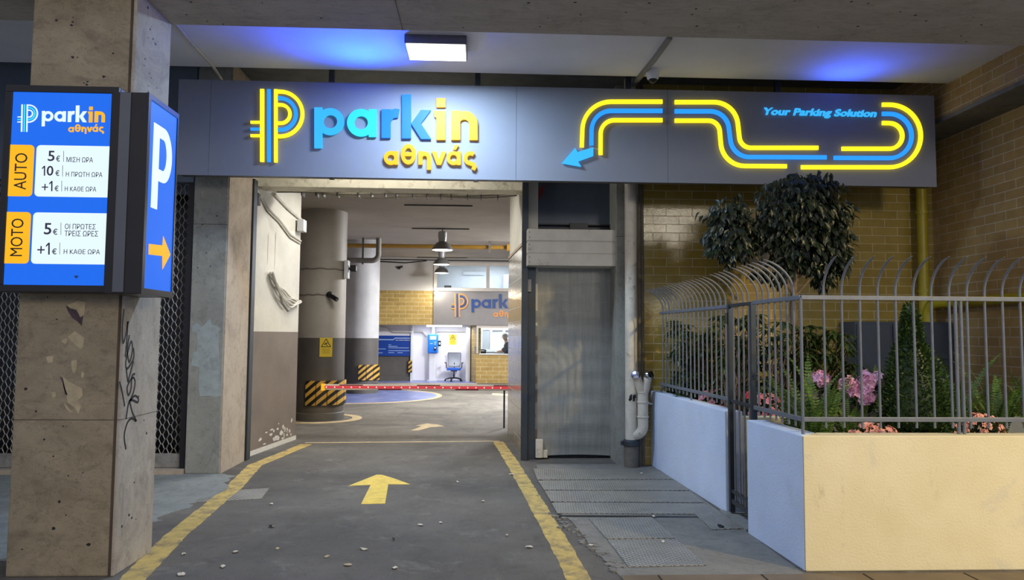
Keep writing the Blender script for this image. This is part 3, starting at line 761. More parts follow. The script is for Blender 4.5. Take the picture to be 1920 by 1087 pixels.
MB().prism(rrect(168, 500, 346, 578, 18, (0, 1, 1, 0)), frB, .0005, .003).build('tariff_field', 'lit_white', pb)
MB().prism(rrect(156, 488, 650, 882, 18, (0, 1, 1, 0)), frB, .0005, .003).build('tariff_field', 'lit_white', pb)
MB().prism(rrect(46, 149, 342, 575, 18, (1, 0, 0, 1)), frB, .0005, .003).build('amber_tab', 'lit_amber', pb)
MB().prism(rrect(34, 137, 646, 879, 18, (1, 0, 0, 1)), frB, .0005, .003).build('amber_tab', 'lit_amber', pb)
def btxt(s, x0, x1, y0, y1, mat='ink_black', bold=.0, rot=False):
    mb = MB(); a = zz(x0, (y0+y1)/2)[0]; b = zz(x1, (y0+y1)/2)[0]; t = zz((x0+x1)/2, y0)[1]; u = zz((x0+x1)/2, y1)[1]
    text(mb, s, frB, a, b, u, t, .003, .0042, bold, rot=rot); mb.build('lettering', mat, pb)
M('ink_violet', (66, 60, 84), .6, var=.02)
btxt('AUTO', 70, 125, 380, 545, 'ink_black', .0, True); btxt('MOTO', 57, 111, 676, 846, 'ink_black', .0, True)
def number(s, x0, x1, y0, y1):
    # figures drawn one by one; the one has its flag
    wd = {'5': 1.0, '1': .55, '0': 1.0, '+': .9}; tot = sum(wd[c] for c in s)+.16*(len(s)-1); x = x0
    for c in s:
        w = (x1-x0)*wd[c]/tot
        if c == '1':
            m = MB(); h = y1-y0; q = [zz(*p) for p in ((x+w*.52, y1), (x+w*.86, y1), (x+w*.86, y0), (x+w*.56, y0), (x, y0+h*.22), (x, y0+h*.36), (x+w*.52, y0+h*.18))]
            m.prism(q, frB, .003, .0042); m.build('lettering', 'ink_violet', pb)
        elif c == '+': btxt(c, x, x+w, y0+(y1-y0)*.28, y0+(y1-y0)*.92, 'ink_violet', .0)
        else: btxt(c, x, x+w, y0, y1, 'ink_violet', .012)
        x += w+(x1-x0)*.16/tot
for big, bx_, eu, bar_, words, by in (('5', (219, 249, 369, 416), (255, 273, 391, 418), 289, [('ΜΙΣΗ ΩΡΑ', 302, 421, 398, 421)], (370, 419)),
                                      ('10', (193, 244, 437, 482), (253, 271, 457, 483), 285, [('Η ΠΡΩΤΗ ΩΡΑ', 300, 464, 465, 487)], (435, 486)),
                                      ('+1', (193, 243, 506, 552), (250, 268, 527, 552), 282, [('Η KΑΘΕ ΩΡΑ', 296, 437, 531, 553)], (505, 553)),
                                      ('5', (205, 238, 696, 748), (244, 265, 722, 749), 280, [('ΟΙ ΠΡΩΤΕΣ', 298, 436, 700, 724), ('ΤΡΕΙΣ ΩΡΕΣ', 297, 447, 731, 756)], (694, 750)),
                                      ('+1', (176, 234, 785, 839), (241, 262, 811, 838), 276, [('Η KΑΘΕ ΩΡΑ', 294, 456, 815, 837)], (785, 838))):
    number(big, *bx_); btxt('€', *eu, 'ink_violet', .012)
    mb = MB(); a = zz(bar_, by[0]); b = zz(bar_, by[1]); mb.strip([a, b], .0025, frB, .003, .004); mb.build('rule', 'ink_violet', pb)
    for w, x0, x1, y0, y1 in words: btxt(w, x0, x1, y0, y1, 'ink_violet', .0)
mb = MB(); hx, hz = zz(351, 939); mb.prism([(hx, hz-.012), (hx+.012, hz), (hx+.011, hz+.007), (hx+.005, hz+.009), (hx, hz+.005), (hx-.005, hz+.009), (hx-.011, hz+.007), (hx-.012, hz)], frB, .003, .004); mb.build('heart_mark', 'logo_navy', pb)
u0, v0 = m3(787, 212); u1, v1 = m3(787, 433)
au, av = zz(190, 189); ku = (zz(472, 245)[0]-au)/(m3(1675, 389)[0]-u0)
def mS(x, y): u, v = m3(x, y); return (au+(u-u0)*ku, av+(v-v0+.0175*(u-u0))*ku*1.0)
SL = Logo(mS, KS*ku, frB, .001, .003)
for nm, k, mb in SL.emblem(): mb.build('emblem_'+nm, 'lit_white' if k == 'Y' else 'letter_cyan', pb)
for ch, mb in SL.word(): mb.build('letter', 'lit_amber' if ch in 'in' else 'lit_white', pb)
for mb in SL.greek(): mb.build('letter', 'lit_amber', pb)

def z1x(x, y, X): p = at(x/2.4167, 130+y/2.4157, X=X); return (p.y, p.z)
QX = -2.17; QY0 = z1x(668, 500, QX)[0]; QY1 = z1x(792, 500, QX)[0]
qt, qb = z1x(676, 132, QX)[1], z1x(660, 992, QX)[1]
qb_ = thing('parking_lightbox', (PX1+.11, (QY0+QY1)/2, qb-.04), 'blue lit box with a big white letter P and amber arrow on the pillar side', 'sign')
MB().box(PX1, QX-.012, QY0-.035, QY1+.035, qb-.04, qt+.035).build('housing', 'dark_frame', qb_, bevel=.004)
MB().box(PX1+.05, PX1+.12, QY0-.043, QY0-.034, qb-.03, qt+.03).build('cover_profile', 'sign_side', qb_, bevel=.003)
MB().box(QX-.012, QX+.006, QY0-.035, QY0, qb-.04, qt+.035).box(QX-.012, QX+.006, QY1, QY1+.02, qb-.04, qt+.035).box(QX-.012, QX+.006, QY0, QY1, qt, qt+.035).box(QX-.012, QX+.006, QY0, QY1, qb-.04, qb).build('frame', 'dark_frame', qb_)
MB().box(QX-.012, QX, QY0, QY1, qb, qt).build('face', 'lit_blue', qb_)
MB().box(QX-.10, QX-.05, QY1-.1, QY1-.03, qt+.035, qt+.06).build('bracket', 'plastic_grey', qb_)
frQ2 = frX(QX)
def yq(x, y): return z1x(x, y, QX)
mb = MB()
st_ = yq(695, 238); sb = yq(684, 625); yl = (st_[0]+sb[0])/2; stw = .088
mb.prism([(yl, sb[1]), (yl+stw, sb[1]), (yl+stw, st_[1]), (yl, st_[1])], frQ2, .0005, .004)
bo_t = st_[1]; bo_b = yq(715, 505)[1]; yr = yq(777, 400)[0]; hgt = bo_t-bo_b
w_ = .080; rr = hgt/2-w_/2; ymid = yr-w_/2
pth = [(yl+.03, bo_t-w_/2), (ymid-rr*.62, bo_t-w_/2)]+[(ymid-rr*.62+rr*.62*math.sin(PI*k/20), (bo_t+bo_b)/2+rr*math.cos(PI*k/20)) for k in range(21)]+[(yl+.03, bo_b+w_/2)]
mb.strip(pth, w_, frQ2, .0005, .004); mb.build('letter', 'lit_white', qb_)
mb = MB().prism([yq(*p) for p in ((673, 790), (735, 797), (738, 755), (770, 838), (735, 905), (734, 845), (672, 838))], frQ2, .0005, .004); mb.build('arrow', 'lit_amber', qb_)

# ---- canopy ceiling: panel lamp, conduits, dome camera
lx0, lx1, ly0, ly1 = -.775, -.165, 6.92, 7.34
pn = thing('ceiling_lamp', (-.47, 7.13, CZ), 'white rectangular panel lamp glowing on the canopy ceiling above the sign', 'ceiling lamp')
MB().box(lx0, lx1, ly0, ly1, CZ-.09, CZ).build('housing', 'lamp_grey', pn, bevel=.006)
MB().box(lx0+.015, lx1-.015, ly0+.012, ly1-.012, CZ-.104, CZ-.0905).build('diffuser', 'lamp_panel', pn, bevel=.004)
for o in bpy.data.objects:
    if o.name == 'canopy_light': o.location = (-.47, 7.13, CZ-.12)
def cpt(px, py, dz=.015): p = at(px, py, Z=CZ-dz); return tuple(p)
tag(MB().tube(rounded([cpt(328, 42), cpt(362, 84), cpt(398, 122), cpt(416, 150)], .08), .016, 8).build('conduit', 'cable_white', smooth=True), 'thin white conduit slanting across the canopy ceiling beside the pillar', 'conduit')
tag(MB().strip([cpt(1256, 70)[:2], cpt(1226, 112)[:2], cpt(1186, 160)[:2]], .05, lambda u, v, n: (u, v, CZ-n), 0, .035).build('cable_trunking', 'plastic_grey'), 'grey cable trunking slanting over the canopy ceiling behind the dome camera', 'cable trunking')
dc = at(1224, 136, Z=CZ-.03)
d = thing('dome_camera', (dc.x, dc.y, CZ), 'small white dome camera hanging from the canopy ceiling by the grey trunking', 'security camera')
MB().lathe([(.075, 0), (.078, -.03), (.062, -.10), (.052, -.11)], (dc.x, dc.y, CZ), 20).build('body', 'plastic_white', d, smooth=True)
MB().ball((dc.x, dc.y, CZ-.108), .048, 8, (1, 1, .9)).build('dome', 'plastic_black', d, smooth=True)

# ---- roller grille left of the pillar and pier
gr = thing('roller_grille', (-5.5, 8.56, 0), 'dark metal roller grille of hexagonal links closing a shop behind the pillar', 'shutter')
MB().box(-3.43, -3.37, 8.50, 8.60, .05, 3.4).build('guide_rail', 'dark_frame', gr)
MB().box(-7.0, -3.43, 8.53, 8.57, .06, .22).build('bottom_rail', 'grille_metal', gr, bevel=.006)
mb = MB(); cw, chh = .092, .054; nr = int(3.15/chh)
for j in range(nr):
    z = .22+j*chh
    if z > 3.34: break
    # zig-zag rod with flats: the hexagonal links
    sgn = 1 if j % 2 == 0 else -1; pts = []; x = -6.2; k = 0
    while x < -3.43:
        up = ((k+(j % 2)) % 2 == 0); h = chh*.96 if up else 0
        pts += [(x, 8.55+sgn*.004, z+h), (x+cw*.26, 8.55+sgn*.004, z+h)]; x += cw*.5; k += 1
    mb.tube(pts, .0058, 4)
mb.build('lattice', 'grille_metal', gr)

# ---- steel posts of the entrance
t_ = tag(MB().box(-3.13, -2.99, 9.40, 9.49, 0, 3.6).box(-3.10, -2.935, 9.33, 9.40, 0, 3.6).box(-2.99, -2.94, 9.40, 9.49, 0, 3.6).build('steel_post', 'dark_steel', bevel=.004), 'tall dark steel post at the left side of the entrance by the concrete pier', 'post')
t_ = tag(MB().box(.53, .61, 9.33, 9.42, 0, 4.0).box(.545, .60, 9.42, 9.49, 0, 4.0).build('steel_post', 'dark_steel', bevel=.004), 'tall dark steel post between the entrance and the grey shutter', 'post')

# ---- grey roller shutter with its box
def pX(px, Y): return at(px, 600, Y=Y).x
YD = 9.5
rs = thing('roller_shutter', (1.2, YD, 0), 'worn grey closed roller shutter under a white shutter box beside the entrance', 'shutter')
dx0, dx1 = pX(1004, YD), pX(1160, YD); dzt = at(1080, 503, Y=YD).z
mb = MB(); n = 40
prof = []
for k in range(n+1):
    z = .03+(dzt+.1-.03)*k/n; prof.append((z, .005*math.sin(k*1.7)+.004*math.sin(k*.63)))
vs = []; fs = []; m_ = 24
for (z, o_) in prof:
    for i in range(m_+1):
        u = i/m_; x = dx0+(dx1-dx0)*u
        vs.append((x, YD+o_-.012*math.sin(PI*u)*math.sin(z*2.1), z+(.02*math.sin(PI*u) if z < .1 else 0)))
for j in range(n):
    for i in range(m_): a = j*(m_+1)+i; fs.append((a, a+1, a+m_+2, a+m_+1))
mb.add(vs, fs); mb.build('curtain', 'shutter_grey', rs, smooth=True)
MB().box(.615, dx0-.005, YD-.08, YD+.03, 0, dzt).build('guide_rail', 'dark_steel', rs)
MB().box(dx1+.005, pX(1170, YD), YD-.08, YD+.03, 0, dzt).build('guide_rail', 'cabinet_grey', rs)
MB().box(pX(986, YD), pX(990, YD)+.03, YD-.16, YD-.08, 2.17, 2.33).build('switch', 'plastic_grey', rs)
MB().box(dx0+.25*0, dx0+.10, YD-.1, YD-.02, .02, .26).box(dx0+.10, dx0+.16, YD-.08, YD-.02, .02, .12).build('bracket', 'pipe_white', rs, bevel=.01)
Yb = 9.15
bx_0, bx_1 = pX(988, Yb), pX(1172, Yb); bz1, bz0 = at(1080, 429, Y=Yb).z, at(1080, 499, Y=Yb).z; hh = (bz1-bz0)/3
mb = MB()
for k in range(3): mb.box(bx_0, bx_1, Yb+(.0 if k != 1 else .006), Yb+.36, bz0+k*hh+.006, bz0+(k+1)*hh-.006)
mb.box(bx_0+.01, bx_1-.01, Yb+.015, Yb+.35, bz0+.01, bz1-.01); mb.build('shutter_box', 'shutter_white', rs, bevel=.004)
mb = MB()
for k in range(3):
    for q in (.3, .7): mb.lathe([(.008, 0), (.008, .005)], (bx_0+.028, Yb, bz0+(k+q)*hh), 8, (0, -1, 0))
mb.build('rivet', 'plastic_grey', rs)
tp = thing('transom_panel', (1.3, 9.56, 2.8), 'dark metal transom panel with a red smear above the white shutter box', 'panel')
MB().box(pX(1004, 9.56), pX(1166, 9.56), 9.55, 9.60, bz1+.12, 4.1).build('sheet', 'cabinet_grey', tp)
MB().box(pX(1004, 9.56), pX(1166, 9.56), 9.51, 9.56, bz1+.05, bz1+.075).box(pX(1004, 9.56), pX(1166, 9.56), 9.51, 9.56, bz1+.105, bz1+.12).build('rail', 'dark_frame', tp)
MB().box(pX(1068, 9.5), pX(1102, 9.5), 9.48, 9.55, bz1+.03, bz1+.13).build('latch', 'plastic_black', tp)
def tpx(x, y): p = at(x, y, Y=9.55); return (p.x, p.z)
MB().prism([tpx(*p) for p in ((1005, 386), (1006, 365), (1012, 352), (1022, 347), (1018, 362), (1009, 380))], frY(9.55), 0, .001).build('paint_smear', 'red_paint', tp)

# ---- white riser with the fire service inlet
PXc, PYc = pX(1183, 8.86), 8.86
rp = thing('riser_pipe', (PXc, PYc, 0), 'tall white flaking drain pipe on the wall between the shutter and the yellow tiles', 'pipe')
MB().tube([(PXc, PYc, .16), (PXc, PYc, 4.84)], .074, 20).build('pipe', 'pipe_white', rp, smooth=True)
MB().tube([(PXc, PYc, .0), (PXc, PYc, .27)], .09, 20).build('socket', 'pipe_iron', rp, smooth=True)
MB().lathe([(.09, .26), (.108, .27), (.108, .32), (.085, .34)], (PXc, PYc, 0), 20).box(PXc-.13, PXc-.09, PYc-.02, PYc+.02, .27, .315).build('collar', 'dark_steel', rp, smooth=True)
mb = MB()
for (dx, z0, rr) in ((-.01, .86, .035), (.015, .835, .03), (.03, .87, .025), (-.03, .83, .02)):
    mb.prism([(PXc+dx+rr*math.cos(a)*(.7+.5*((k*7) % 3)/3), z0+rr*math.sin(a)) for k, a in enumerate(np.linspace(0, 2*PI, 9)[:-1])], frY(PYc-.0715), 0, .002)
mb.build('flaked_patch', 'ink_black', rp)
si = thing('fire_inlet', (PXc+.13, PYc-.06, .3), 'white twin fire hose inlet with chrome caps branching from the white riser pipe', 'fire inlet')
ix, iy = pX(1203, 8.80), 8.80
zt_ = at(1203, 735, Y=iy).z
MB().tube(rounded([(PXc, iy+.06, .40), (PXc+.06, iy+.03, .385), (ix+.01, iy, .46), (ix+.01, iy, zt_)], .12), .066, 16).build('elbow_pipe', 'pipe_white', si, smooth=True)
for z in (.62, .80, .92): MB().lathe([(.066, z-.012), (.074, z-.008), (.074, z+.008), (.066, z+.012)], (ix+.01, iy, 0), 16).build('pipe_ring', 'pipe_white', si)
for px, sd in ((1197, -1), (1212, 1)):
    e = at(px+sd*4, 704, Y=iy-.05)
    MB().tube([(ix+.01, iy, zt_-.02), (ix+.01+sd*.03, iy-.015, zt_+.05), tuple(e)], [.062, .055, .05], 14).build('branch', 'pipe_white', si, smooth=True)
    ax = Vector((sd*.35, -.75, .35))
    mb = MB().lathe([(.056, -.02), (.058, .03), (.046, .045), (.02, .05)], tuple(e), 14, ax)
    for q in range(2): mb.box(e.x-.012+sd*.05*q, e.x+.012+sd*.05*q, e.y-.03, e.y+.01, e.z+.04*(1-q), e.z+.065*(1-q))
    mb.build('cap', 'chrome', si, smooth=True)
MB().tube([(ix+.05, iy+.02, .79), (2.12, iy+.05, .77)], .012, 8).build('stay', 'pipe_white', si)
tag(MB().tube([(pX(1198, 8.97), 8.95, 0), (pX(1198, 8.97), 8.95, 4.84)], .022, 8).tube([(pX(1205, 8.97), 8.97, 0), (pX(1205, 8.97), 8.97, 4.84)], .018, 8).build('conduit', 'pipe_iron', smooth=True), 'pair of thin brown conduits running up beside the white riser pipe', 'conduit')

# ---- yellow gas pipe
yx, yy_ = pX(1734, 8.86), 8.86
ygp = thing('gas_pipe', (yx, yy_, 0), 'thick yellow pipe going up the tiled wall behind the louvred cabinet', 'pipe')
MB().tube([(yx, yy_, at(1700, 603, Y=8.6).z+.002), (yx, yy_, 4.115)], .062, 16).build('pipe', 'pipe_yellow', ygp, smooth=True)
for z in (2.2, 3.2): MB().lathe([(.066, z-.02), (.07, z-.02), (.07, z+.02), (.066, z+.02)], (yx, yy_, 0), 16).box(yx-.015, yx+.015, yy_, 9.0, z-.015, z+.015).build('clamp', 'pipe_yellow', ygp)
hz_ = at(1800, 567, Y=8.4).z
tag(MB().tube(rounded([(5.60, 8.80, at(1700, 603, Y=8.6).z+.002), (5.60, 8.80, hz_), (5.70, 8.5, hz_), (5.70, 4.9, hz_)], .14), .06, 16).build('gas_pipe', 'pipe_yellow', smooth=True), 'yellow pipe running level along the side wall above the planting', 'pipe')

# ---- louvred cabinet in the corner
cbx0, cbx1 = pX(1604, 8.6), pX(1788, 8.6); cbt = at(1700, 603, Y=8.6).z
cb = thing('louvred_cabinet', ((cbx0+cbx1)/2, 8.75, .5), 'dark grey metal cabinet with louvred door in the corner behind the planting', 'cabinet')
MB().box(cbx0, cbx1, 8.62, 8.98, .2, cbt).build('body', 'cabinet_grey', cb, bevel=.006)
for a, b in ((0, .36), (.37, 1.0)):
    x0 = cbx0+(cbx1-cbx0)*a+.015; x1 = cbx0+(cbx1-cbx0)*b-.015
    dr = MB().box(x0, x1, 8.595, 8.618, .24, cbt-.03).build('door', 'cabinet_grey', cb, bevel=.004)
    if a > 0:
        mb = MB()
        for k in range(12):
            z = .42+k*.085
            if z < cbt-.16: mb.add([(x0+.08, 8.594, z), (x1-.08, 8.594, z), (x1-.08, 8.572, z-.0), (x0+.08, 8.572, z), (x0+.08, 8.594, z+.06), (x1-.08, 8.594, z+.06)], [(0, 1, 2, 3), (3, 2, 5, 4), (0, 3, 4), (1, 5, 2)])
        mb.build('louvre', 'cabinet_grey', dr)

# ================================================================== PLANTER, FENCE, PLANTS
PT = .922
pw = thing('planter_wall', (3.9, 5.03, 0), 'long rendered planter wall with lit front turning the corner beside the gate', 'planter wall')
MB().prism([(2.236, 4.95), (5.83, 4.95), (5.83, 5.11), (2.40, 5.11)], F0, 0, PT).build('front_wall', 'planter_render', pw, bevel=.008)
MB().prism([(2.234, 4.952), (2.40, 5.112), (2.36, 5.9), (2.195, 5.9)], F0, 0, PT-.001).build('side_wall', 'cool_lit_render', pw, bevel=.008)
tag(MB().prism([(2.245, 6.57), (2.41, 6.57), (2.30, 8.99), (2.13, 8.99)], F0, 0, PT).build('planter_wall', 'cool_lit_render', bevel=.008), 'white planter wall tinted with painted cool light running from the gate back to the tiled wall', 'planter wall')
tag(MB().box(2.42, 5.82, 6.62, 6.76, 0, .86).build('planter_wall', 'planter_render', bevel=.008), 'low cream inner wall seen through the gate in front of the shrubs', 'planter wall')
struct(MB().box(2.41, 5.83, 5.115, 5.95, 0, .78).build('bed_floor_soil', 'soil'))
struct(MB().box(2.42, 5.83, 6.765, 8.99, 0, .78).build('back_bed_floor_soil', 'soil'))
struct(MB().box(2.2, 5.83, 5.95, 6.62, 0, .02).build('gate_path_floor', 'pale_slab'))

def bar_mesh(z0, zs, out, r=.0088, tip=.215, ht=.235):
    pts = [(0, 0, z0), (0, 0, zs)]
    for k in range(1, 9):
        a = k/8*R(68); pts.append((out[0]*tip*(1-math.cos(a))/(1-math.cos(R(68))), out[1]*tip*(1-math.cos(a))/(1-math.cos(R(68))), zs+ht*math.sin(a)/math.sin(R(68))))
    return MB().tube(pts, [r]*8+[r*.75, r*.25], 8)
def rail(parent, p0, p1, z, h=.016, name='rail', mat='fence_metal'):
    d = Vector((p1[0]-p0[0], p1[1]-p0[1], 0)); n = Vector((-d.y, d.x, 0)).normalized()*.014
    return MB().prism([(p0[0]-n.x, p0[1]-n.y), (p1[0]-n.x, p1[1]-n.y), (p1[0]+n.x, p1[1]+n.y), (p0[0]+n.x, p0[1]+n.y)], F0, z-h, z+h).build(name, mat, parent, bevel=.003)
ZR0, ZR1, ZT = 1.025, 1.885, 1.93
def fence_bars(parent, base, p0, p1, n, skip0=.5):
    for i in range(n):
        t = (i+skip0)/n; q = Vector((p0[0]+(p1[0]-p0[0])*t, p0[1]+(p1[1]-p0[1])*t, 0))
        o = copy_to(base, parent, q-parent.location) if base.get('used') else base
        if o is base: base.location = q-parent.location; base['used'] = 1
    for c in list(parent.children):
        if 'used' in c: del c['used']
def base_bar(parent, z0, out, **kw):
    b = bar_mesh(z0, ZT, out, **kw).build('bar', 'fence_metal', parent, smooth=True)
    # bring the mesh back to its own origin, so copies only differ in place
    me = b.data; off = parent.location
    me.transform(Matrix.Translation(off)); return b
# front run, with the short side run up to the gate
FY = 5.03; FX = 2.275
ff = thing('fence', (3.9, FY, PT), 'grey iron railing with outward curved spikes along the lit front planter wall', 'fence')
b = base_bar(ff, .965, (0, -1)); n = 27
fence_bars(ff, b, (FX+.1, FY), (FX+.1+.1315*n, FY), n)
rail(ff, (FX, FY), (5.82, FY), ZR0); rail(ff, (FX, FY), (5.82, FY), ZR1)
for x in (FX, 3.405, 3.445): MB().tube([(x, FY, PT-.01), (x, FY, ZR1)], .012, 8).build('post', 'fence_metal', ff, smooth=True)
b = base_bar(ff, .965, (-1, 0)); fence_bars(ff, b, (FX-.005, 5.08), (FX-.022, 5.83), 7)
rail(ff, (FX, FY), (FX-.022, 5.86), ZR0); rail(ff, (FX, FY), (FX-.022, 5.86), ZR1)
# side run behind the gate
fs_ = thing('fence', (2.25, 7.7, PT), 'grey iron spiked railing on the pale wall between gate and tiles', 'fence')
b = base_bar(fs_, .965, (-1, 0)); fence_bars(fs_, b, (2.305, 6.62), (2.205, 8.72), 17)
rail(fs_, (2.308, 6.55), (2.203, 8.76), ZR0); rail(fs_, (2.308, 6.55), (2.203, 8.76), ZR1)
for t in (.02, .5, .985): MB().tube([(2.307-.103*t, 6.56+2.2*t, PT-.01), (2.307-.103*t, 6.56+2.2*t, ZR0)], .010, 8).build('post', 'fence_metal', fs_, smooth=True)
# gate
gt = thing('gate', (2.27, 6.2, .02), 'narrow grey iron gate of upright bars in the gap of the planter wall', 'gate')
for y in (6.50, 5.95): MB().box(2.255, 2.300, y-.022, y+.022, .03, ZR1+.012).build('gate_post', 'dark_steel', gt, bevel=.003)
b = base_bar(gt, .10, (-1, 0)); fence_bars(gt, b, (2.278, 6.47), (2.278, 5.98), 4)
for z in (.13, .22, ZR0, ZR1): rail(gt, (2.278, 6.50), (2.278, 5.95), z, .014 if z > .2 else .02, mat='dark_steel')
MB().box(2.235, 2.256, 6.49, 6.515, 1.72, 1.82).build('latch', 'dark_steel', gt)

# ---- plants
def px3(px, py, Y): return at(px, py, Y=Y)
def rand_dir(r): 
    z = r.uniform(-1, 1); a = r.uniform(0, 2*PI); q = math.sqrt(1-z*z); return Vector((q*math.cos(a), q*math.sin(a), z))
fic = thing('ficus_tree', (*px3(1492, 700, 7.5)[:2], .78), 'small dark tree with glossy leaves and slim trunk rising above the railing', 'tree')
tb = px3(1492, 700, 7.5); tx, ty = tb.x, tb.y
mb = MB().tube([(tx, ty, .74), (tx+.01, ty, 1.3), (tx-.01, ty+.02, 1.9), (tx+.02, ty, 2.4), (tx+.03, ty, 3.0)], [.042, .038, .034, .028, .012], 10)
for a in ((1372, 430), (1420, 395), (1560, 420), (1540, 480), (1500, 380), (1460, 450)):
    e = px3(*a, 7.5); s0 = Vector((tx, ty+.01, 2.0+.25*rnd.random()))
    mb.tube([s0, s0.lerp(e, .5)+Vector((0, 0, -.05)), e], [.017, .011, .005], 6)
mb.build('trunk', 'bark', fic, smooth=True)
r = random.Random(11); lf = MB()
lumps = [(1500, 392, 82, 62, 1150), (1550, 440, 48, 72, 700), (1452, 425, 50, 52, 520), (1505, 455, 60, 50, 620), (1368, 410, 44, 46, 480), (1372, 452, 52, 40, 480), (1345, 440, 30, 30, 160), (1545, 505, 22, 40, 190), (1572, 478, 24, 40, 200), (1490, 350, 50, 30, 330), (1530, 352, 50, 32, 330), (1420, 425, 26, 20, 60), (1478, 490, 34, 26, 130), (1585, 395, 18, 26, 70), (1418, 505, 20, 12, 18), (1440, 515, 26, 14, 26), (1465, 520, 20, 16, 26)]
for (lx, ly, rx, ry, n) in lumps:
    c = px3(lx, ly, 7.5); k = 7.5/FPX
    for _ in range(n):
        v = rand_dir(r); q = r.random()**.45*(.70+.75*mnoise.noise(v*2.2+Vector((lx, ly, 0))*.37)+.22)
        p = c+Vector((v.x*rx*k*q, v.y*min(rx, 60)*k*q*.9, v.z*ry*k*q))
        p.y = min(p.y, 7.93)
        d = Vector((v.x*.5+r.uniform(-.5, .5), v.y*.4-.15+r.uniform(-.5, .5), -.75+r.uniform(-.45, .45)))
        L_ = r.uniform(.075, .125)
        lf.leaf(p, d, Vector((v.x*.6+r.uniform(-.3, .3), v.y*.6-.5, .5)), L_, L_*.48, .25, .25)
lf.build('foliage', 'ficus_leaf', fic)

def rosette_shrub(name, nodes, mat, label, cat, seed, base, L_=.15, nl=7, group=None):
    r = random.Random(seed); t = thing(name, base, label, cat, group); st = MB(); lf = MB()
    for p in nodes:
        p = Vector(p); b0 = Vector((base[0]+r.uniform(-.15, .15), base[1]+r.uniform(-.1, .1), base[2]-.03))
        st.tube([b0, b0.lerp(p, .5)+Vector((r.uniform(-.06, .06), 0, .05)), p], [.010, .007, .004], 5)
        for k in range(nl):
            a = 2*PI*k/nl+r.uniform(-.2, .2); el = r.uniform(-.5, .15)
            d = Vector((math.cos(a), math.sin(a), el)); ll = L_*r.uniform(.7, 1.15)
            lf.leaf(p, d, (0, 0, 1), ll, ll*.3, .3, .5)
    st.build('stem', 'bark', t, smooth=True); lf.build('foliage', mat, t); return t
def nodes_in(rect, Y0, Y1, n, seed):
    r = random.Random(seed); out = []
    for _ in range(n):
        q = px3(r.uniform(rect[0], rect[2]), rect[1]+(rect[3]-rect[1])*r.random()**.8, r.uniform(Y0, Y1)); out.append(q)
    return out
def base_at(px, Y): q = px3(px, 760, Y); return (q.x, q.y, .78)
rosette_shrub('umbrella_shrub', nodes_in((1345, 588, 1425, 745), 7.4, 8.0, 95, 1), 'shrub_leaf', 'dark leafy shrub with hanging finger leaves behind the gate bars', 'shrub', 2, base_at(1385, 7.4))
rosette_shrub('umbrella_shrub', [q for q in nodes_in((1250, 600, 1360, 760), 8.1, 8.8, 160, 3) if q.x > 2.26], 'shrub_leaf', 'loose leafy shrub behind the railing nearest to the white pipe inlet', 'shrub', 4, (2.8, 8.5, .78))
rosette_shrub('umbrella_shrub', nodes_in((1428, 600, 1490, 750), 6.95, 7.5, 60, 5), 'shrub_leaf', 'dark leafy shrub just left of the slim tree trunk', 'shrub', 6, base_at(1455, 7.2))
rosette_shrub('umbrella_shrub', nodes_in((1505, 612, 1600, 730), 6.9, 7.6, 70, 7), 'shrub_leaf', 'leafy shrub spreading between the tree trunk and the grey cabinet', 'shrub', 8, base_at(1545, 7.2))

def cone_shrub():
    b = px3(1712, 815, 5.52); t = thing('boxwood_cone', (b.x, b.y, .78), 'tall clipped cone of small dense green leaves behind the front railing', 'shrub')
    MB().tube([(b.x, b.y, .74), (b.x, b.y, 1.7)], [.02, .008], 8).build('stem', 'bark', t)
    r = random.Random(9); mb = MB(); k = 5.52/FPX
    prof = [(565, 4), (585, 12), (612, 16), (640, 21), (665, 34), (700, 45), (740, 54), (780, 58), (815, 53)]
    cxs = [(565, 1706), (640, 1708), (700, 1712), (760, 1716), (815, 1714)]
    def intp(tab, y):
        for (y0, v0), (y1, v1) in zip(tab, tab[1:]):
            if y0 <= y <= y1: return v0+(v1-v0)*(y-y0)/(y1-y0)
        return tab[-1][1]
    for _ in range(7600):
        y = 565+250*r.random()**.62; rr = intp(prof, y)*k; c = px3(intp(cxs, y), y, 5.52)
        a = r.uniform(0, 2*PI); q = r.uniform(.62, 1.06)
        if r.random() < .04: q = 1.16
        p = c+Vector((math.cos(a)*rr*q, math.sin(a)*rr*q, 0))
        d = Vector((math.cos(a)+r.uniform(-.6, .6), math.sin(a)+r.uniform(-.6, .6), .7+r.uniform(-.6, .5))); ll = r.uniform(.02, .034)
        mb.leaf(p, d, rand_dir(r), ll, ll*.58, .2)
    # dense inner twigs so that no light passes
    mb2 = MB().lathe([(.02, .78)]+[(intp(prof, y)*k*.74, px3(1712, y, 5.52).z) for y in (800, 780, 740, 700, 665, 640, 612, 585, 570)], (px3(1712, 700, 5.52).x, b.y, 0), 14)
    mb2.build('twigs', 'azalea_leaf', t, smooth=True); mb.build('foliage', 'box_leaf', t)
cone_shrub()

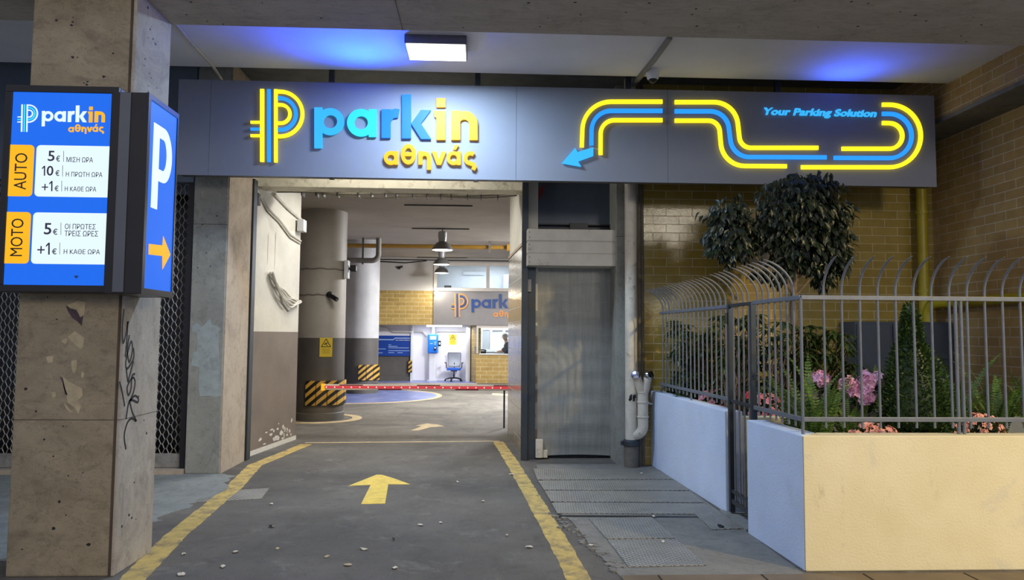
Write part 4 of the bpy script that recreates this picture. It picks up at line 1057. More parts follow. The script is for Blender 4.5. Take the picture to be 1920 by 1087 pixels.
def frond_mesh(L_, arch, n=26, lw=.034):
    mb = MB(); pts = []
    for k in range(n+1):
        u = k/n; a = R(82)-arch*u*u
        pts.append(Vector((0, 0, 0)) if k == 0 else pts[-1]+Vector((math.cos(a), 0, math.sin(a)))*(L_/n))
    mb.tube(pts, [.0028*(1-.8*k/n)+.0006 for k in range(n+1)], 4)
    for k in range(2, n+1):
        u = k/n; w = lw*math.sin(PI*min(1, .18+u*.82))**.6*(1 if u < .9 else .6)+.004
        t = (pts[k]-pts[k-1]).normalized()
        for s_ in (-1, 1):
            d = Vector((0, s_, 0))+t*.35; mb.leaf(pts[k]-t*.004, d, t.cross(Vector((0, s_, 0)))*-s_ , w, L_/n*.8, .1, .1)
    return mb
def fern(px, Y, label, n, L_, seed, spread=.9, zb=.78):
    r = random.Random(seed); q = px3(px, 780, Y); t = thing('fern', (q.x, q.y, zb), label, 'fern', None)
    bases = [frond_mesh(L_*s_, a).build('frond', 'fern_leaf', t) for s_, a in ((1.0, R(38)), (.85, R(75)), (.7, R(25)))]
    for b in bases: b.data.transform(Matrix.Translation(t.location))
    for i in range(n):
        b = bases[i % 3]; o = b if i < 3 else copy_to(b, t)
        o.location = (r.uniform(-.05, .05), r.uniform(-.05, .05), -.02); o.rotation_euler = (r.uniform(-.12, .12)*spread, r.uniform(-.05, .32)*spread, 2.39996*i+r.uniform(-.4, .4)); k = r.uniform(.75, 1.2); o.scale = (k, k, k)
fern(1530, 5.45, 'large green fern behind the corner post of the railing', 28, .70, 1)
fern(1488, 5.7, 'narrow upright fern just inside the corner of the railing near the gate', 16, .60, 2, .6)
fern(1585, 5.6, 'drooping fern in front of the pink rhododendron', 16, .42, 3, 1.4)
fern(1640, 7.0, 'pale green fern in front of the grey cabinet', 20, .52, 4, .6, .84)
fern(1792, 5.75, 'upright fern right of the clipped cone behind the paired fence posts', 20, .74, 5, .6)
fern(1868, 5.7, 'upright fern near the right end of the railing against the side wall', 22, .70, 6, .8)
fern(1945, 5.6, 'fern at the far right end of the railing cut by the picture edge', 16, .62, 7, .9)

def flower(r, R0, mat_mb, c, face, n=5):
    face = Vector(face).normalized(); u = face.orthogonal().normalized(); w = face.cross(u); a0 = r.uniform(0, 6)
    for k in range(n):
        a = a0+2*PI*k/n; d = (u*math.cos(a)+w*math.sin(a))+face*.45
        mat_mb.leaf(c, d, face, R0, R0*.85, .35, .25)
def azalea(px, Y, zb, W, D, H, nfl, fs, mat, label, seed, part='blossom', nl=420, hide=0, name='azalea_bush'):
    r = random.Random(seed); q = px3(px, 780, Y); t = thing(name, (q.x, q.y, zb), label, 'flowering shrub')
    lf = MB(); st = MB()
    for _ in range(nl):
        v = rand_dir(r); p = Vector((q.x+v.x*W*r.random()**.4, q.y+v.y*D*r.random()**.4, zb+abs(v.z)*H*.92*r.random()**.5))
        ll = r.uniform(.03, .055); lf.leaf(p, Vector((v.x, v.y, abs(v.z)+r.uniform(-.3, .4))), rand_dir(r), ll, ll*.42, .2)
    for _ in range(8): st.tube([(q.x, q.y, zb-.02), (q.x+r.uniform(-W, W)*.6, q.y+r.uniform(-D, D)*.6, zb+H*.6)], [.006, .003], 5)
    st.build('stem', 'bark', t); lf.build('foliage', 'azalea_leaf', t)
    for _ in range(nfl):
        v = rand_dir(r); v.z = abs(v.z)*.9+.15; v.y = -abs(v.y) if r.random() < .75 else v.y
        p = Vector((q.x+v.x*W*1.0, q.y+v.y*D*1.0, zb+min(1, v.z)*H)); mb = MB()
        for k in range(fs[1]):
            off = rand_dir(r)*fs[0]*.55; flower(r, fs[0]*r.uniform(.8, 1.1), mb, p+off, v+off.normalized()*.8+Vector((0, -.4, 0)))
        mb.build(part, mat, t)
azalea(1635, 5.27, .80, .215, .10, .15, 46, (.026, 3), 'petal_salmon', 'salmon azalea spilling over the front wall below the pale pink blooms', 1)
azalea(1833, 5.45, .80, .20, .10, .21, 44, (.022, 3), 'petal_salmon', 'salmon azalea by the paired fence posts right of the clipped cone', 2)
azalea(1340, 7.8, .80, .17, .12, .22, 36, (.026, 3), 'petal_rose', 'rose pink azalea seen between bars left of the gate', 3)
azalea(1440, 6.92, .80, .17, .12, .24, 34, (.028, 3), 'petal_rose', 'rose pink azalea seen between bars right of the gate', 4)
azalea(1408, 7.0, .80, .06, .06, .26, 9, (.025, 3), 'petal_red', 'small red azalea behind the right gate post', 5, nl=80)
def rhodo(px, Y, zb, heads, label, seed):
    r = random.Random(seed); q = px3(px, 780, Y); t = thing('rhododendron_bush', (q.x, q.y, zb), label, 'flowering shrub'); lf = MB(); st = MB()
    for (hx, hy, hr) in heads:
        c = px3(hx, hy, Y+r.uniform(-.06, .06)); st.tube([(q.x, q.y, zb-.02), (q.x*.5+c.x*.5, q.y*.5+c.y*.5, zb*.4+c.z*.6), tuple(c)], [.009, .007, .004], 6)
        mb = MB(); rr = hr*Y/FPX
        for _ in range(44):
            v = rand_dir(r); v.y -= .5; v.normalize(); flower(r, .036*r.uniform(.8, 1.35), mb, c+v*rr*r.uniform(.45, 1.0), v+rand_dir(r)*.4)
        mb.build('flower_head', 'petal_pink', t)
        for _ in range(26):
            v = rand_dir(r); ll = r.uniform(.08, .13); lf.leaf(c+Vector((v.x*rr*.6, .02, -rr*.5)), Vector((v.x, v.y, -.35+r.uniform(-.3, .3))), (0, 0, 1), ll, ll*.3, .2, .3)
    for _ in range(60):
        v = rand_dir(r); ll = r.uniform(.08, .13); lf.leaf(Vector((q.x+v.x*.2, q.y+v.y*.1, zb+.05+abs(v.z)*.2)), Vector((v.x, v.y, .2)), (0, 0, 1), ll, ll*.32, .2, .3)
    st.build('stem', 'bark', t, smooth=True); lf.build('foliage', 'azalea_leaf', t)
rhodo(1615, 5.75, .78, [(1625, 715, 19), (1652, 713, 16), (1622, 742, 18), (1588, 722, 16), (1600, 732, 12)], 'rhododendron with big pale pink flower heads left of the clipped cone', 1)
rhodo(1535, 6.0, .86, [(1522, 740, 13), (1540, 710, 14), (1528, 712, 10)], 'smaller pink rhododendron half hidden by the fern at the railing corner', 2)
pot = at(1628, 780, Y=5.95)
tag(MB().box(pot.x-.10, pot.x+.12, 5.80, 5.95, .78, at(1628, 771, Y=5.8).z).build('planter_box', 'pot_cream', bevel=.006), 'cream planter box edge below the pale pink rhododendron', 'planter box')

# ================================================================== GARAGE THINGS
def column(x, y, r, mat, label, h=GZ):
    t = thing('round_column', (x, y, 0), label, 'column')
    MB().lathe([(r, 0), (r, h)], (x, y, 0), 48).build('shaft', mat, t, smooth=True)
    MB().lathe([(r+.012, 0), (r+.012, .13), (r, .145)], (x, y, 0), 48).build('plinth', 'garage_grey', t, smooth=True)
    return t
C1 = (-3.05, 13.95, .45); C2 = (-3.28, 20.1, .46)
c1 = column(*C1, 'column_paint', 'nearer thick round column of white and grey paint behind the barrier arm')
c2 = column(*C2, 'column_paint_far', 'farther round column of white and grey paint standing on the blue floor', 4.2)
def arc_pad(col, c, a0, a1, z0, z1, n, name='corner_guard'):
    for k in range(n):
        b0 = a0+(a1-a0)*k/n+.8; b1 = a0+(a1-a0)*(k+1)/n-.8; mb = MB(); P = []
        for i in range(7):
            a = R(b0+(b1-b0)*i/6)
            for rr in (c[2]+.014, c[2]+.04): P.append((c[0]+rr*math.sin(a), c[1]-rr*math.cos(a)))
        vs = [(x, y, z0) for x, y in P]+[(x, y, z1) for x, y in P]; fs = []; m = len(P)
        for i in range(6):
            q = 2*i; fs += [(q, q+1, q+3, q+2), (m+q, m+q+2, m+q+3, m+q+1), (q+1, m+q+1, m+q+3, q+3), (q, q+2, m+q+2, m+q)]
        fs += [(0, m, m+1, 1), (m-2, m-1, 2*m-1, 2*m-2)]
        mb.add(vs, fs); mb.build(name, 'hazard_stripe', col)
arc_pad(c1, C1, -20, 100, at(610, 760, Y=13.5).z, at(610, 714, Y=13.5).z, 5)
arc_pad(c2, C2, 0, 100, at(690, 713, Y=19.6).z, at(690, 684, Y=19.6).z, 4)
def warn_sign(x, y, z0, z1, w, fr, label, ang=0):
    t = thing('warning_sign', (x, y, z0), label, 'sign'); h = z1-z0
    MB().prism([(-w/2, z0), (w/2, z0), (w/2, z1), (-w/2, z1)], fr, 0, .006).build('board', 'warn_yellow', t)
    mb = MB(); tz = z0+h*.53; s = w*.36
    tri = [(-s, tz), (s, tz), (0, tz+s*1.75)]
    for a, b in zip(tri, tri[1:]+tri[:1]): mb.strip([a, b], w*.055, fr, .006, .008)
    mb.prism([(-s*.42, tz+s*.36), (s*.1, tz+s*.62), (s*.38, tz+s*.82), (s*.30, tz+s*.95), (-s*.1, tz+s*.82), (-s*.40, tz+s*.60)], fr, .006, .008)
    mb.strip([(-s*.05, tz+s*.5), (s*.2, tz+s*.3), (s*.45, tz+s*.26)], w*.05, fr, .006, .008); mb.build('pictogram', 'ink_black', t)
    mb = MB()
    for k in range(4): mb.prism([(-w*(.32-.05*(k % 2)), z0+h*(.40-.07*k)), (w*(.32-.05*(k % 2)), z0+h*(.40-.07*k)), (w*(.32-.05*(k % 2)), z0+h*(.415-.07*k)), (-w*(.32-.05*(k % 2)), z0+h*(.415-.07*k))], fr, .006, .007)
    mb.build('lettering', 'ink_black', t); return t
wa = R(24); wcx, wcy = C1[0]+(C1[2]+.004)*math.sin(wa), C1[1]-(C1[2]+.004)*math.cos(wa)
warn_sign(wcx, wcy, at(617, 669, Y=13.5).z, at(617, 633, Y=13.5).z, .235, lambda u, v, n: (wcx+u*math.cos(wa)+n*math.sin(wa), wcy+u*math.sin(wa)-n*math.cos(wa), v), 'yellow camera warning sign on the nearer round column')
wx = at(849, 636, Y=25.59).x
warn_sign(wx, 25.59, at(849, 646, Y=25.59).z, at(849, 627, Y=25.59).z, .25, lambda u, v, n: (wx+u, 25.595-n, v), 'yellow camera warning sign on the white wall behind the office chair')
# little cameras, their boxes and cables on the near column
def ring_cable(z, a0, a1, nm): 
    pts = [(C1[0]+(C1[2]+.012)*math.sin(R(a0+(a1-a0)*i/20)), C1[1]-(C1[2]+.012)*math.cos(R(a0+(a1-a0)*i/20)), z+.008*math.sin(i*1.3)) for i in range(21)]
    return MB().tube(pts, .011, 6)
zc1, zc2 = at(600, 503, Y=13.5).z, at(600, 552, Y=13.5).z
tag(ring_cable(zc1, -70, 72, '').build('cable', 'cable_grey', smooth=True), 'thin grey cable round the nearer column leading to the junction box', 'cable')
tag(ring_cable(zc2, -70, 24, '').build('cable', 'cable_grey', smooth=True), 'thin grey cable round the nearer column leading to the black camera', 'cable')
jb = thing('junction_box', (C1[0]+.45, C1[1]-.1, zc1-.1), 'white junction box with a black camera on the right flank of the nearer column', 'junction box')
MB().box(C1[0]+.452, C1[0]+.53, C1[1]-.24, C1[1]-.06, zc1-.16, zc1+.18).build('box', 'plastic_white', jb, bevel=.006)
MB().box(C1[0]+.56, C1[0]+.68, C1[1]-.22, C1[1]-.10, zc1-.03, zc1+.09).box(C1[0]+.53, C1[0]+.56, C1[1]-.18, C1[1]-.14, zc1+.0, zc1+.05).build('camera_head', 'plastic_black', jb, bevel=.015)
a_ = R(28); kx, ky_ = C1[0]+C1[2]*math.sin(a_), C1[1]-C1[2]*math.cos(a_)
bc = thing('bullet_camera', (kx, ky_, zc2), 'black bullet camera pointing down from the nearer round column', 'security camera')
MB().lathe([(.055, .012), (.06, .06), (.04, .09)], (kx, ky_, zc2), 16, (math.sin(a_), -math.cos(a_), 0)).build('mount', 'plastic_black', bc, smooth=True)
MB().tube([(kx+.03, ky_-.09, zc2+.0), (kx+.09, ky_-.13, zc2-.04), (kx+.19, ky_-.17, zc2-.10)], [.03, .042, .044], 12).build('barrel', 'plastic_black', bc, smooth=True)

# ---- barrier arm
BYm = 12.55
ba = thing('barrier_gate', (.95, BYm, 0), 'lit red and white barrier arm lowered across the driveway', 'barrier')
zb_a = at(780, 722, Y=BYm).z; zb_b = at(780, 730, Y=BYm).z; xa0 = at(606, 725, Y=BYm).x
MB().box(xa0, 1.0, BYm-.03, BYm+.03, zb_b-.012, zb_a+.012).build('arm', 'barrier_white', ba, bevel=.012)
MB().box(xa0+.02, 1.0, BYm-.036, BYm-.031, zb_b+.018, zb_a-.014).build('light_strip', 'barrier_red', ba)
for k in range(6):
    x = xa0+.28+k*.66; z0, z1 = (zb_a-.006, zb_a+.010) if k % 2 == 0 else (zb_b-.010, zb_b+.012)
    if x < .3: MB().box(x, x+.40, BYm-.0345, BYm-.0305, z0, z1).build('red_band', 'red_paint', ba)
led0 = None
for k in range(23):
    x = xa0+.06+k*.142
    if led0 is None: led0 = MB().lathe([(.011, 0), (.009, .006)], (x, BYm-.0365, (zb_a+zb_b)/2), 8, (0, -1, 0)).build('diode', 'barrier_led', ba); x00 = x
    else: c = copy_to(led0, ba); c.location.x = led0.location.x+(x-x00)
MB().box(xa0-.03, xa0+.03, BYm-.038, BYm+.038, zb_b-.02, zb_a+.02).build('end_cap', 'lit_amber', ba, bevel=.004)
MB().box(.405, .435, BYm+.03, BYm+.06, 0, zb_b).build('support_leg', 'dark_steel', ba)
MB().box(.80, 1.15, BYm+.035, BYm+.36, 0, 1.05).build('cabinet', 'barrier_white', ba, bevel=.01)

# ---- pendant bay lamps
lamp0 = None
for i, (px, pyr, Y, lab) in enumerate(((829.5, 469, 16.0, 'largest and nearest of the three grey bell lamps hung in a row'), (828, 496, 20.3, 'middle one of the three grey bell lamps hung in a row'), (828, 512, 23.2, 'farthest and lowest of the three grey bell lamps before the window'))):
    q = at(px, pyr, Y=Y); top = GZ if Y < 17.9 else 4.2
    if lamp0 is None:
        l0 = thing('pendant_lamp', q, lab, 'lamp', 'bell lamps in the garage'); lamp0 = l0
        x, y, z = q
        MB().lathe([(.235, 0), (.238, .006), (.215, .065), (.165, .135), (.10, .185), (.085, .195)], q, 32, None, False).build('shade', 'lamp_grey', l0, smooth=True)
        MB().lathe([(.22, .004), (.20, .018), (.08, .03)], q, 32).build('reflector', 'bulb', l0, smooth=True)
        MB().lathe([(.085, .19), (.098, .30), (.098, .40), (.07, .42)], q, 20).build('ballast', 'lamp_clear', l0, smooth=True)
        MB().tube([(x, y, z+.42), (x, y, z+.47)], .012, 6).build('hook', 'dark_steel', l0)
    else:
        l0 = tag(lamp0.copy(), lab, 'lamp', 'bell lamps in the garage'); COL.objects.link(l0); l0.location = q
        for c in lamp0.children: copy_to(c, l0)
        MB().tube([(q.x, q.y, q.z+.46), (q.x, q.y, top)], .012, 6).build('rod', 'dark_steel', l0)
    lamp('bay_light', 'SPOT', (q.x, q.y, q.z-.03), 170, (1, .97, .90), aim=(q.x, q.y, 0), size=.18, spot=R(172), blend=.4)
# ---- ceiling slot rails
for px0, px1, py, lab in ((758, 886, 384, 'thin dark rail on the garage ceiling nearest to the entrance'), (772, 880, 428, 'thin dark rail on the garage ceiling at the nearest bell lamp')):
    a = at(px0, py, Z=GZ-.01); b = at(px1, py+1, Z=GZ-.01)
    tag(MB().tube([(a.x, a.y, GZ-.012), (b.x, a.y, GZ-.012)], .012, 6).build('ceiling_rail', 'cable_black'), lab, 'rail')
a = at(782, 482, Z=4.19); b = at(876, 483, Z=4.19)
tag(MB().tube([(a.x, a.y, 4.188), (b.x, a.y, 4.188)], .012, 6).build('ceiling_rail', 'cable_black'), 'thin dark rail on the garage ceiling before the back wall', 'rail')
# ---- pipes and cables under the garage ceiling
yp = at(800, 462, Y=18.3).z
gp = thing('sprinkler_pipe', (-1.5, 18.3, yp), 'straight ochre pipe crossing the garage below the ceiling', 'pipe')
MB().tube([(-5.8, 18.3, yp), (2.5, 18.3, yp)], .055, 14).build('pipe', 'pipe_ochre', gp, smooth=True)
for px in (648, 918):
    x = at(px, 462, Y=18.3).x; MB().box(x-.03, x+.03, 18.22, 18.24, yp-.14, yp+.36).box(x-.03, x+.03, 18.24, 18.4, yp-.075, yp-.058).build('hanger', 'pipe_iron', gp)
x = at(953, 462, Y=18.3).x; MB().lathe([(.055, -.05), (.10, -.04), (.10, .04), (.055, .05)], (x, 18.3, yp), 16, (1, 0, 0)).build('coupling', 'pipe_ochre', gp)
dz_ = at(670, 488, Y=17.6).z; dx2 = at(710, 465, Y=17.6).x
dp = thing('drain_pipe', (dx2, 17.6, dz_), 'pale elbow drain pipe bending up into the ceiling beside the far column', 'pipe')
MB().tube(rounded([(-5.0, 17.6, dz_), (dx2, 17.6, dz_), (dx2, 17.6, GZ)], .16), .065, 14).build('pipe', 'cable_grey', dp, smooth=True)
xh = at(681, 470, Y=17.6).x; MB().box(xh-.022, xh+.022, 17.55, 17.57, dz_-.10, GZ).build('hanger', 'pipe_iron', dp)
cbn = thing('cable_bundle', (-1.2, 10.5, 3.6), 'sagging bundle of grey cables strung behind the entrance beam', 'cable')
r = random.Random(2)
for k in range(5):
    z0 = at(760, 361, Y=10.2).z+.016*k-.02; mb = MB().tube([(-2.9+3.4*i/16, 10.2+.03*k, z0+.018*math.sin(i*.8+k)-(.02 if k else .05)*math.sin(PI*i/16)) for i in range(17)], .011+.003*(k == 2), 6)
    mb.build('cable', 'cable_white' if k == 2 else 'cable_grey', cbn, smooth=True)
mb = MB()
for k in range(15): x = -2.6+3.0*k/15+r.uniform(-.06, .06); mb.box(x-.006, x+.006, 10.17, 10.36, z0-.11, z0+.03)
mb.build('cable_tie', 'cable_black', cbn)
# cables on the white entrance wall
def lt(t, z, n=.014): return tuple(lwp(t, z, n))
tag(MB().tube([lt(.06, 3.52), lt(.3, 3.32), lt(.5, 3.24), lt(.75, 3.08), lt(.99, 3.03)], .016, 6).tube([lt(.03, 3.55), lt(.3, 3.28), lt(.5, 3.20), lt(.75, 3.03), lt(.98, 2.99)], .012, 6).build('cable', 'cable_white', smooth=True), 'pair of white cables slanting down high on the white entrance wall', 'cable')
tag(MB().tube([lt(.40, 3.56), lt(.70, 3.44), lt(.99, 3.36)], .025, 6).build('conduit', 'cable_white', smooth=True), 'wide white conduit under the entrance beam on the white wall', 'conduit')
jb2 = thing('junction_box', (-2.78, 11.1, 3.15), 'small white junction box at the far top edge of the white entrance wall', 'junction box')
MB().box(-2.80, -2.70, 10.98, 11.16, 3.16, 3.34).build('box', 'plastic_white', jb2, bevel=.006)
cc = thing('cable_coil', (-2.9, 10.4, 2.3), 'tangle of white loose cables tied to the white entrance wall', 'cable')
for k in range(5):
    pts = [lt(.34+.62*i/14, 2.44-.34*i/14-(.05+.05*k)*math.sin(PI*i/14)+.012*math.sin(i*1.1+k*2), .02+.012*k) for i in range(15)]
    MB().tube(pts, .013, 6).build('cable', 'cable_white', cc, smooth=True)
MB().tube([lt(.56, 2.24), lt(.62, 2.06), lt(.76, 1.94), lt(.9, 2.0), lt(.97, 2.1)], .012, 6).build('loop', 'cable_white', cc, smooth=True)
fl_ = at(492, 345, Y=9.7)
flo = thing('wall_bracket', (fl_.x, 9.6, fl_.z), 'small black bracket at the top front edge of the white entrance wall', 'bracket')
MB().box(-3.01, -2.95, 9.55, 9.66, 3.30, 3.46).build('body', 'plastic_black', flo, bevel=.01)
# black cable knot on the far upper wall
ck = thing('cable_run', (-2.4, 24.28, 3.9), 'thin dark cables with a knot along the top of the back wall', 'cable')
zk = at(760, 490, Y=YB).z
MB().tube([(at(700, 490, Y=YB).x, YB-.01, zk), (at(760, 494, Y=YB).x, YB-.02, zk-.05), (at(800, 488, Y=YB).x, YB-.01, zk+.03)], .02, 6).tube([(at(700, 486, Y=YB).x, YB-.01, zk+.06), (1.5, YB-.01, zk+.05)], .018, 6).build('cable', 'cable_black', ck, smooth=True)
kx_ = at(749, 502, Y=YB).x
for k in range(4): MB().tube([(kx_-.1+.06*k, YB-.03, zk-.18), (kx_+.02*k, YB-.05, zk-.26+.03*k), (kx_+.1, YB-.03, zk-.15-.02*k)], .024, 6).build('plug', 'cable_black', ck, smooth=True)

# ---- sign on the back wall of the garage
IY = YB-.06
is_ = thing('garage_sign', (.3, IY, zt0), 'grey inner sign with dark blue and orange lettering below the high window', 'sign')
MB().box(xs, 3.2, IY, YB, zt0+.0, zt1-.03).build('panel', 'inner_panel', is_, bevel=.005)
iu0, iv = at(884, 559, Y=IY).x, at(884, 559, Y=IY).z; ik = (at(953, 559, Y=IY).x-iu0)/(m3(1422, 300)[0]-m3(787, 300)[0])
def mI(x, y): u, v = m3(x, y); return (iu0+(u-u0)*ik, iv+(v-v0+.0175*(u-u0))*ik-.03)
IL = Logo(mI, KS*ik, frY(IY), .002, .03)
for nm, k, mb in IL.emblem(): mb.build('emblem_'+nm, 'logo_orange' if k == 'Y' else 'logo_navy', is_)
for ch, mb in IL.word(): mb.build('letter', 'logo_orange' if ch in 'in' else 'logo_navy', is_)
for mb in IL.greek(): mb.build('letter', 'logo_orange', is_)
wl = at(818, 549, Y=IY-.1)
sl_ = thing('sign_lamp', (wl.x, IY-.12, wl.z), 'small bright lamp at the left top corner of the grey inner sign', 'lamp')
MB().ball((wl.x, IY-.12, wl.z), .07, 8).build('bulb', 'bulb', sl_, smooth=True); MB().box(wl.x-.03, wl.x+.03, IY-.12, IY, wl.z+.05, wl.z+.09).build('arm', 'lamp_grey', sl_)
lamp('sign_spot', 'POINT', (wl.x+.05, IY-.25, wl.z-.05), 9, (1, .9, .65), size=.06)

# ---- office seen through the high window
ot = thing('strip_lamp', (at(888, 512, Y=26.5).x, 26.5, 3.9), 'white strip lamp on the office wall behind the high window', 'lamp')
a, b = at(868, 512, Y=26.5), at(908, 512, Y=26.5)
MB().box(a.x, b.x, 26.5, 26.58, a.z-.06, a.z+.06).build('body', 'plastic_white', ot, bevel=.01)
a = at(833, 539, Y=24.6); b = at(846, 536, Y=24.6)
tag(MB().box(a.x, b.x, 24.6, 24.75, 2.79, at(840, 535, Y=24.6).z).build('desk_tray', 'plastic_grey', bevel=.01), 'small grey tray behind the lower edge of the high window', 'tray')
a = at(944, 515, Y=26.0)
tag(MB().box(a.x, a.x+1.2, 25.9, 26.5, 2.79, a.z).build('office_cabinet', 'plastic_white', bevel=.01), 'white cabinet at the right of the office behind the high window', 'cabinet')

# ---- tariff board on the grey wall, recess objects
a, b = at(700, 628, Y=25.14), at(771, 668, Y=25.14)
tb_ = thing('information_board', ((a.x+b.x)/2, 25.14, b.z), 'dark blue information board with white lines on the grey back wall', 'sign')
Wb, Hb = b.x-a.x, a.z-b.z; frT = frY(25.14); zt_a = at(735, 629, Y=25.14).z; zt_b = at(735, 667, Y=25.14).z
MB().box(a.x, b.x, 25.14, 25.17, zt_b, zt_a).build('board', 'board_blue', tb_)
bb = lambda u, v: (a.x+(b.x-a.x)*u, zt_b+(zt_a-zt_b)*v)
mb = MB(); mb.strip([bb(.12, .80), bb(.52, .80), bb(.57, .88), bb(.97, .88)], .035, frT, .001, .004); mb.build('route_line', 'board_light', tb_)
mb = MB(); text(mb, 'Your Parking Solution', frT, bb(.58, 0)[0], bb(.96, 0)[0], bb(0, .74)[1], bb(0, .81)[1], .001, .004, .02, .2); mb.build('lettering', 'plastic_white', tb_)
for x0, x1, y in ((.40, .48, .55), (.40, .64, .47), (.40, .94, .40), (.12, .33, .34), (.40, .96, .26), (.40, .56, .16), (.64, .78, .16), (.12, .26, .15)):
    mb = MB(); r = random.Random(int(x1*100+y*10)); x = x0
    while x < x1-.01:
        w_ = min(r.uniform(.012, .03), x1-x); mb.prism([bb(x, y-.018), bb(x+w_*.8, y-.018), bb(x+w_*.8, y+.018), bb(x, y+.018)], frT, .001, .003); x += w_
    mb.build('text_line', 'board_light', tb_)
KY = 25.2
def kp(px, py, Y=KY): return at(px, py, Y=Y)
kx0, kx1 = kp(802, 650).x, kp(821, 650).x; kzt, kzb = kp(812, 626).z, kp(812, 662).z
ks = thing('pay_station', ((kx0+kx1)/2, KY+.15, 0), 'bright blue ticket machine on a white post beside the office chair', 'ticket machine')
px0, px1 = kp(803.5, 690).x, kp(816.5, 690).x
MB().box(px0, px1, KY+.08, KY+.34, .03, kzb+.02).build('post', 'plastic_white', ks, bevel=.03)
MB().box(px0-.05, px1+.05, KY+.04, KY+.38, .006, .035).build('foot', 'plastic_white', ks)
MB().box(kx0, kx1, KY, KY+.36, kzb, kzt).build('head', 'blue_enamel', ks, bevel=.03)
kw = kx1-kx0; kh = kzt-kzb
def kb(u0_, u1_, v0_, v1_, d=.012): return MB().box(kx0+kw*u0_, kx0+kw*u1_, KY-d, KY+.002, kzb+kh*v0_, kzb+kh*v1_)
kb(.20, .84, .70, .90).build('screen', 'screen_glow', ks); kb(.62, .86, .16, .36, .05).build('card_reader', 'plastic_black', ks, bevel=.01); kb(.68, .80, .24, .32, .06).build('slot', 'plastic_white', ks)
kb(.62, .84, .56, .58).build('slot', 'plastic_white', ks); kb(.64, .80, .46, .49).build('slot', 'plastic_white', ks); kb(.24, .48, .48, .52, .005).build('mark', 'board_light', ks)
MB().box(kx1, kx1+.1, KY+.05, KY+.2, kzb+kh*.36, kzb+kh*.66).build('reader', 'plastic_black', ks, bevel=.015)
MB().box(kx1+.03, kx1+.08, KY+.03, KY+.05, kzb+kh*.46, kzb+kh*.56).build('reader_light', 'plastic_white', ks)
MB().box((kx0+kx1)/2-.05, (kx0+kx1)/2+.05, KY+.2, KY+.3, kzt-.02, 2.16).build('cable_duct', 'plastic_white', ks)
z1_, z2_ = at(740, 622, Y=25.1).z, at(790, 621, Y=25.55).z
tag(MB().tube([(at(710, 612, Y=25.1).x, 25.1, at(710, 612, Y=25.1).z), (at(725, 614, Y=25.1).x, 25.1, at(725, 614, Y=25.1).z), (at(738, 621, Y=25.1).x, 25.1, z1_), (at(772, 621, Y=25.1).x, 25.1, z1_), (at(776, 621, Y=25.5).x, 25.5, z2_), (at(792, 621, Y=25.5).x, 25.5, z2_), (at(800, 627, Y=25.5).x, 25.5, z2_-.15)], .03, 8).build('conduit', 'cable_white', smooth=True), 'white conduit bending along the back wall to the blue ticket machine', 'conduit')
tag(MB().tube([(at(816, 625, Y=25.55).x, 25.55, z2_-.1), (at(820, 620, Y=25.55).x, 25.55, z2_), (at(872, 621, Y=25.55).x, 25.55, z2_)], .025, 8).build('conduit', 'cable_white', smooth=True), 'white conduit along the recess wall to the right of the ticket machine', 'conduit')
tl = thing('tube_lamp', (-1.0, 24.75, 2.1), 'white tube lamp under the lintel over the ticket machine', 'lamp')
a = at(800, 612, Y=24.7); b = at(866, 612, Y=24.7)
MB().box(a.x, b.x, 24.66, 24.76, a.z-.0, a.z+.06).build('tube', 'tube_light', tl, bevel=.01); MB().box(a.x+.2, b.x+.35, 24.64, 24.78, a.z+.06, 2.15).build('fixture', 'plastic_black', tl)
for o in bpy.data.objects:
    if o.name == 'kiosk_light': o.location = ((a.x+b.x)/2, 24.9, a.z-.03)
# small striped guard at the end of the grey wall
a = at(766, 675, Y=25.12); b = at(771.5, 698, Y=25.12)
tag(MB().box(a.x, b.x+.02, 25.06, 25.13, b.z, a.z).build('corner_guard', 'hazard_stripe', bevel=.01), 'small striped corner guard at the end of the grey wall below the blue board', 'corner guard')

# ---- office chair
CYh = 25.1; co = at(851, 713, Y=CYh); X0 = co.x
oc = thing('office_chair', (X0, CYh, .006), 'office chair with grey mesh back and blue seat against the white wall', 'chair')
zs_ = at(851, 691, Y=CYh).z; zt_c = at(851, 661, Y=CYh).z
bmx = MB(); N = 8
vs = []; fs = []
for j in range(N+1):
    v = j/N; hw = .20+.03*v-.02*(v > .95)
    for i in range(N+1):
        u = i/N*2-1; vs.append((X0+u*hw, CYh+.22-.05*u*u*-1-.04*v*v+.05*math.sin(PI*v), zs_+.07+v*(zt_c-zs_-.07)))
for j in range(N):
    for i in range(N): q = j*(N+1)+i; fs.append((q, q+1, q+N+2, q+N+1))
nv = len(vs); vs += [(x, y+.018, z) for x, y, z in vs]; fs += [tuple(k+nv for k in f[::-1]) for f in fs]
bmx.add(vs, fs); bmx.build('backrest', 'mesh_grey', oc, smooth=True)
edge = [vs[i] for i in range(N+1)]+[vs[(j+1)*(N+1)-1] for j in range(1, N+1)]+[vs[N*(N+1)+i] for i in range(N-1, -1, -1)]+[vs[j*(N+1)] for j in range(N-1, -1, -1)]
MB().tube([(x, y+.009, z) for x, y, z in edge], .014, 6).build('back_frame', 'plastic_grey', oc, smooth=True)
MB().prism(rounded([(X0-.24, CYh-.24), (X0+.24, CYh-.24), (X0+.23, CYh+.2), (X0-.23, CYh+.2), (X0-.24, CYh-.24)], .08), F0, zs_-.05, zs_+.03).build('seat', 'fabric_blue', oc, bevel=.025, smooth=True)
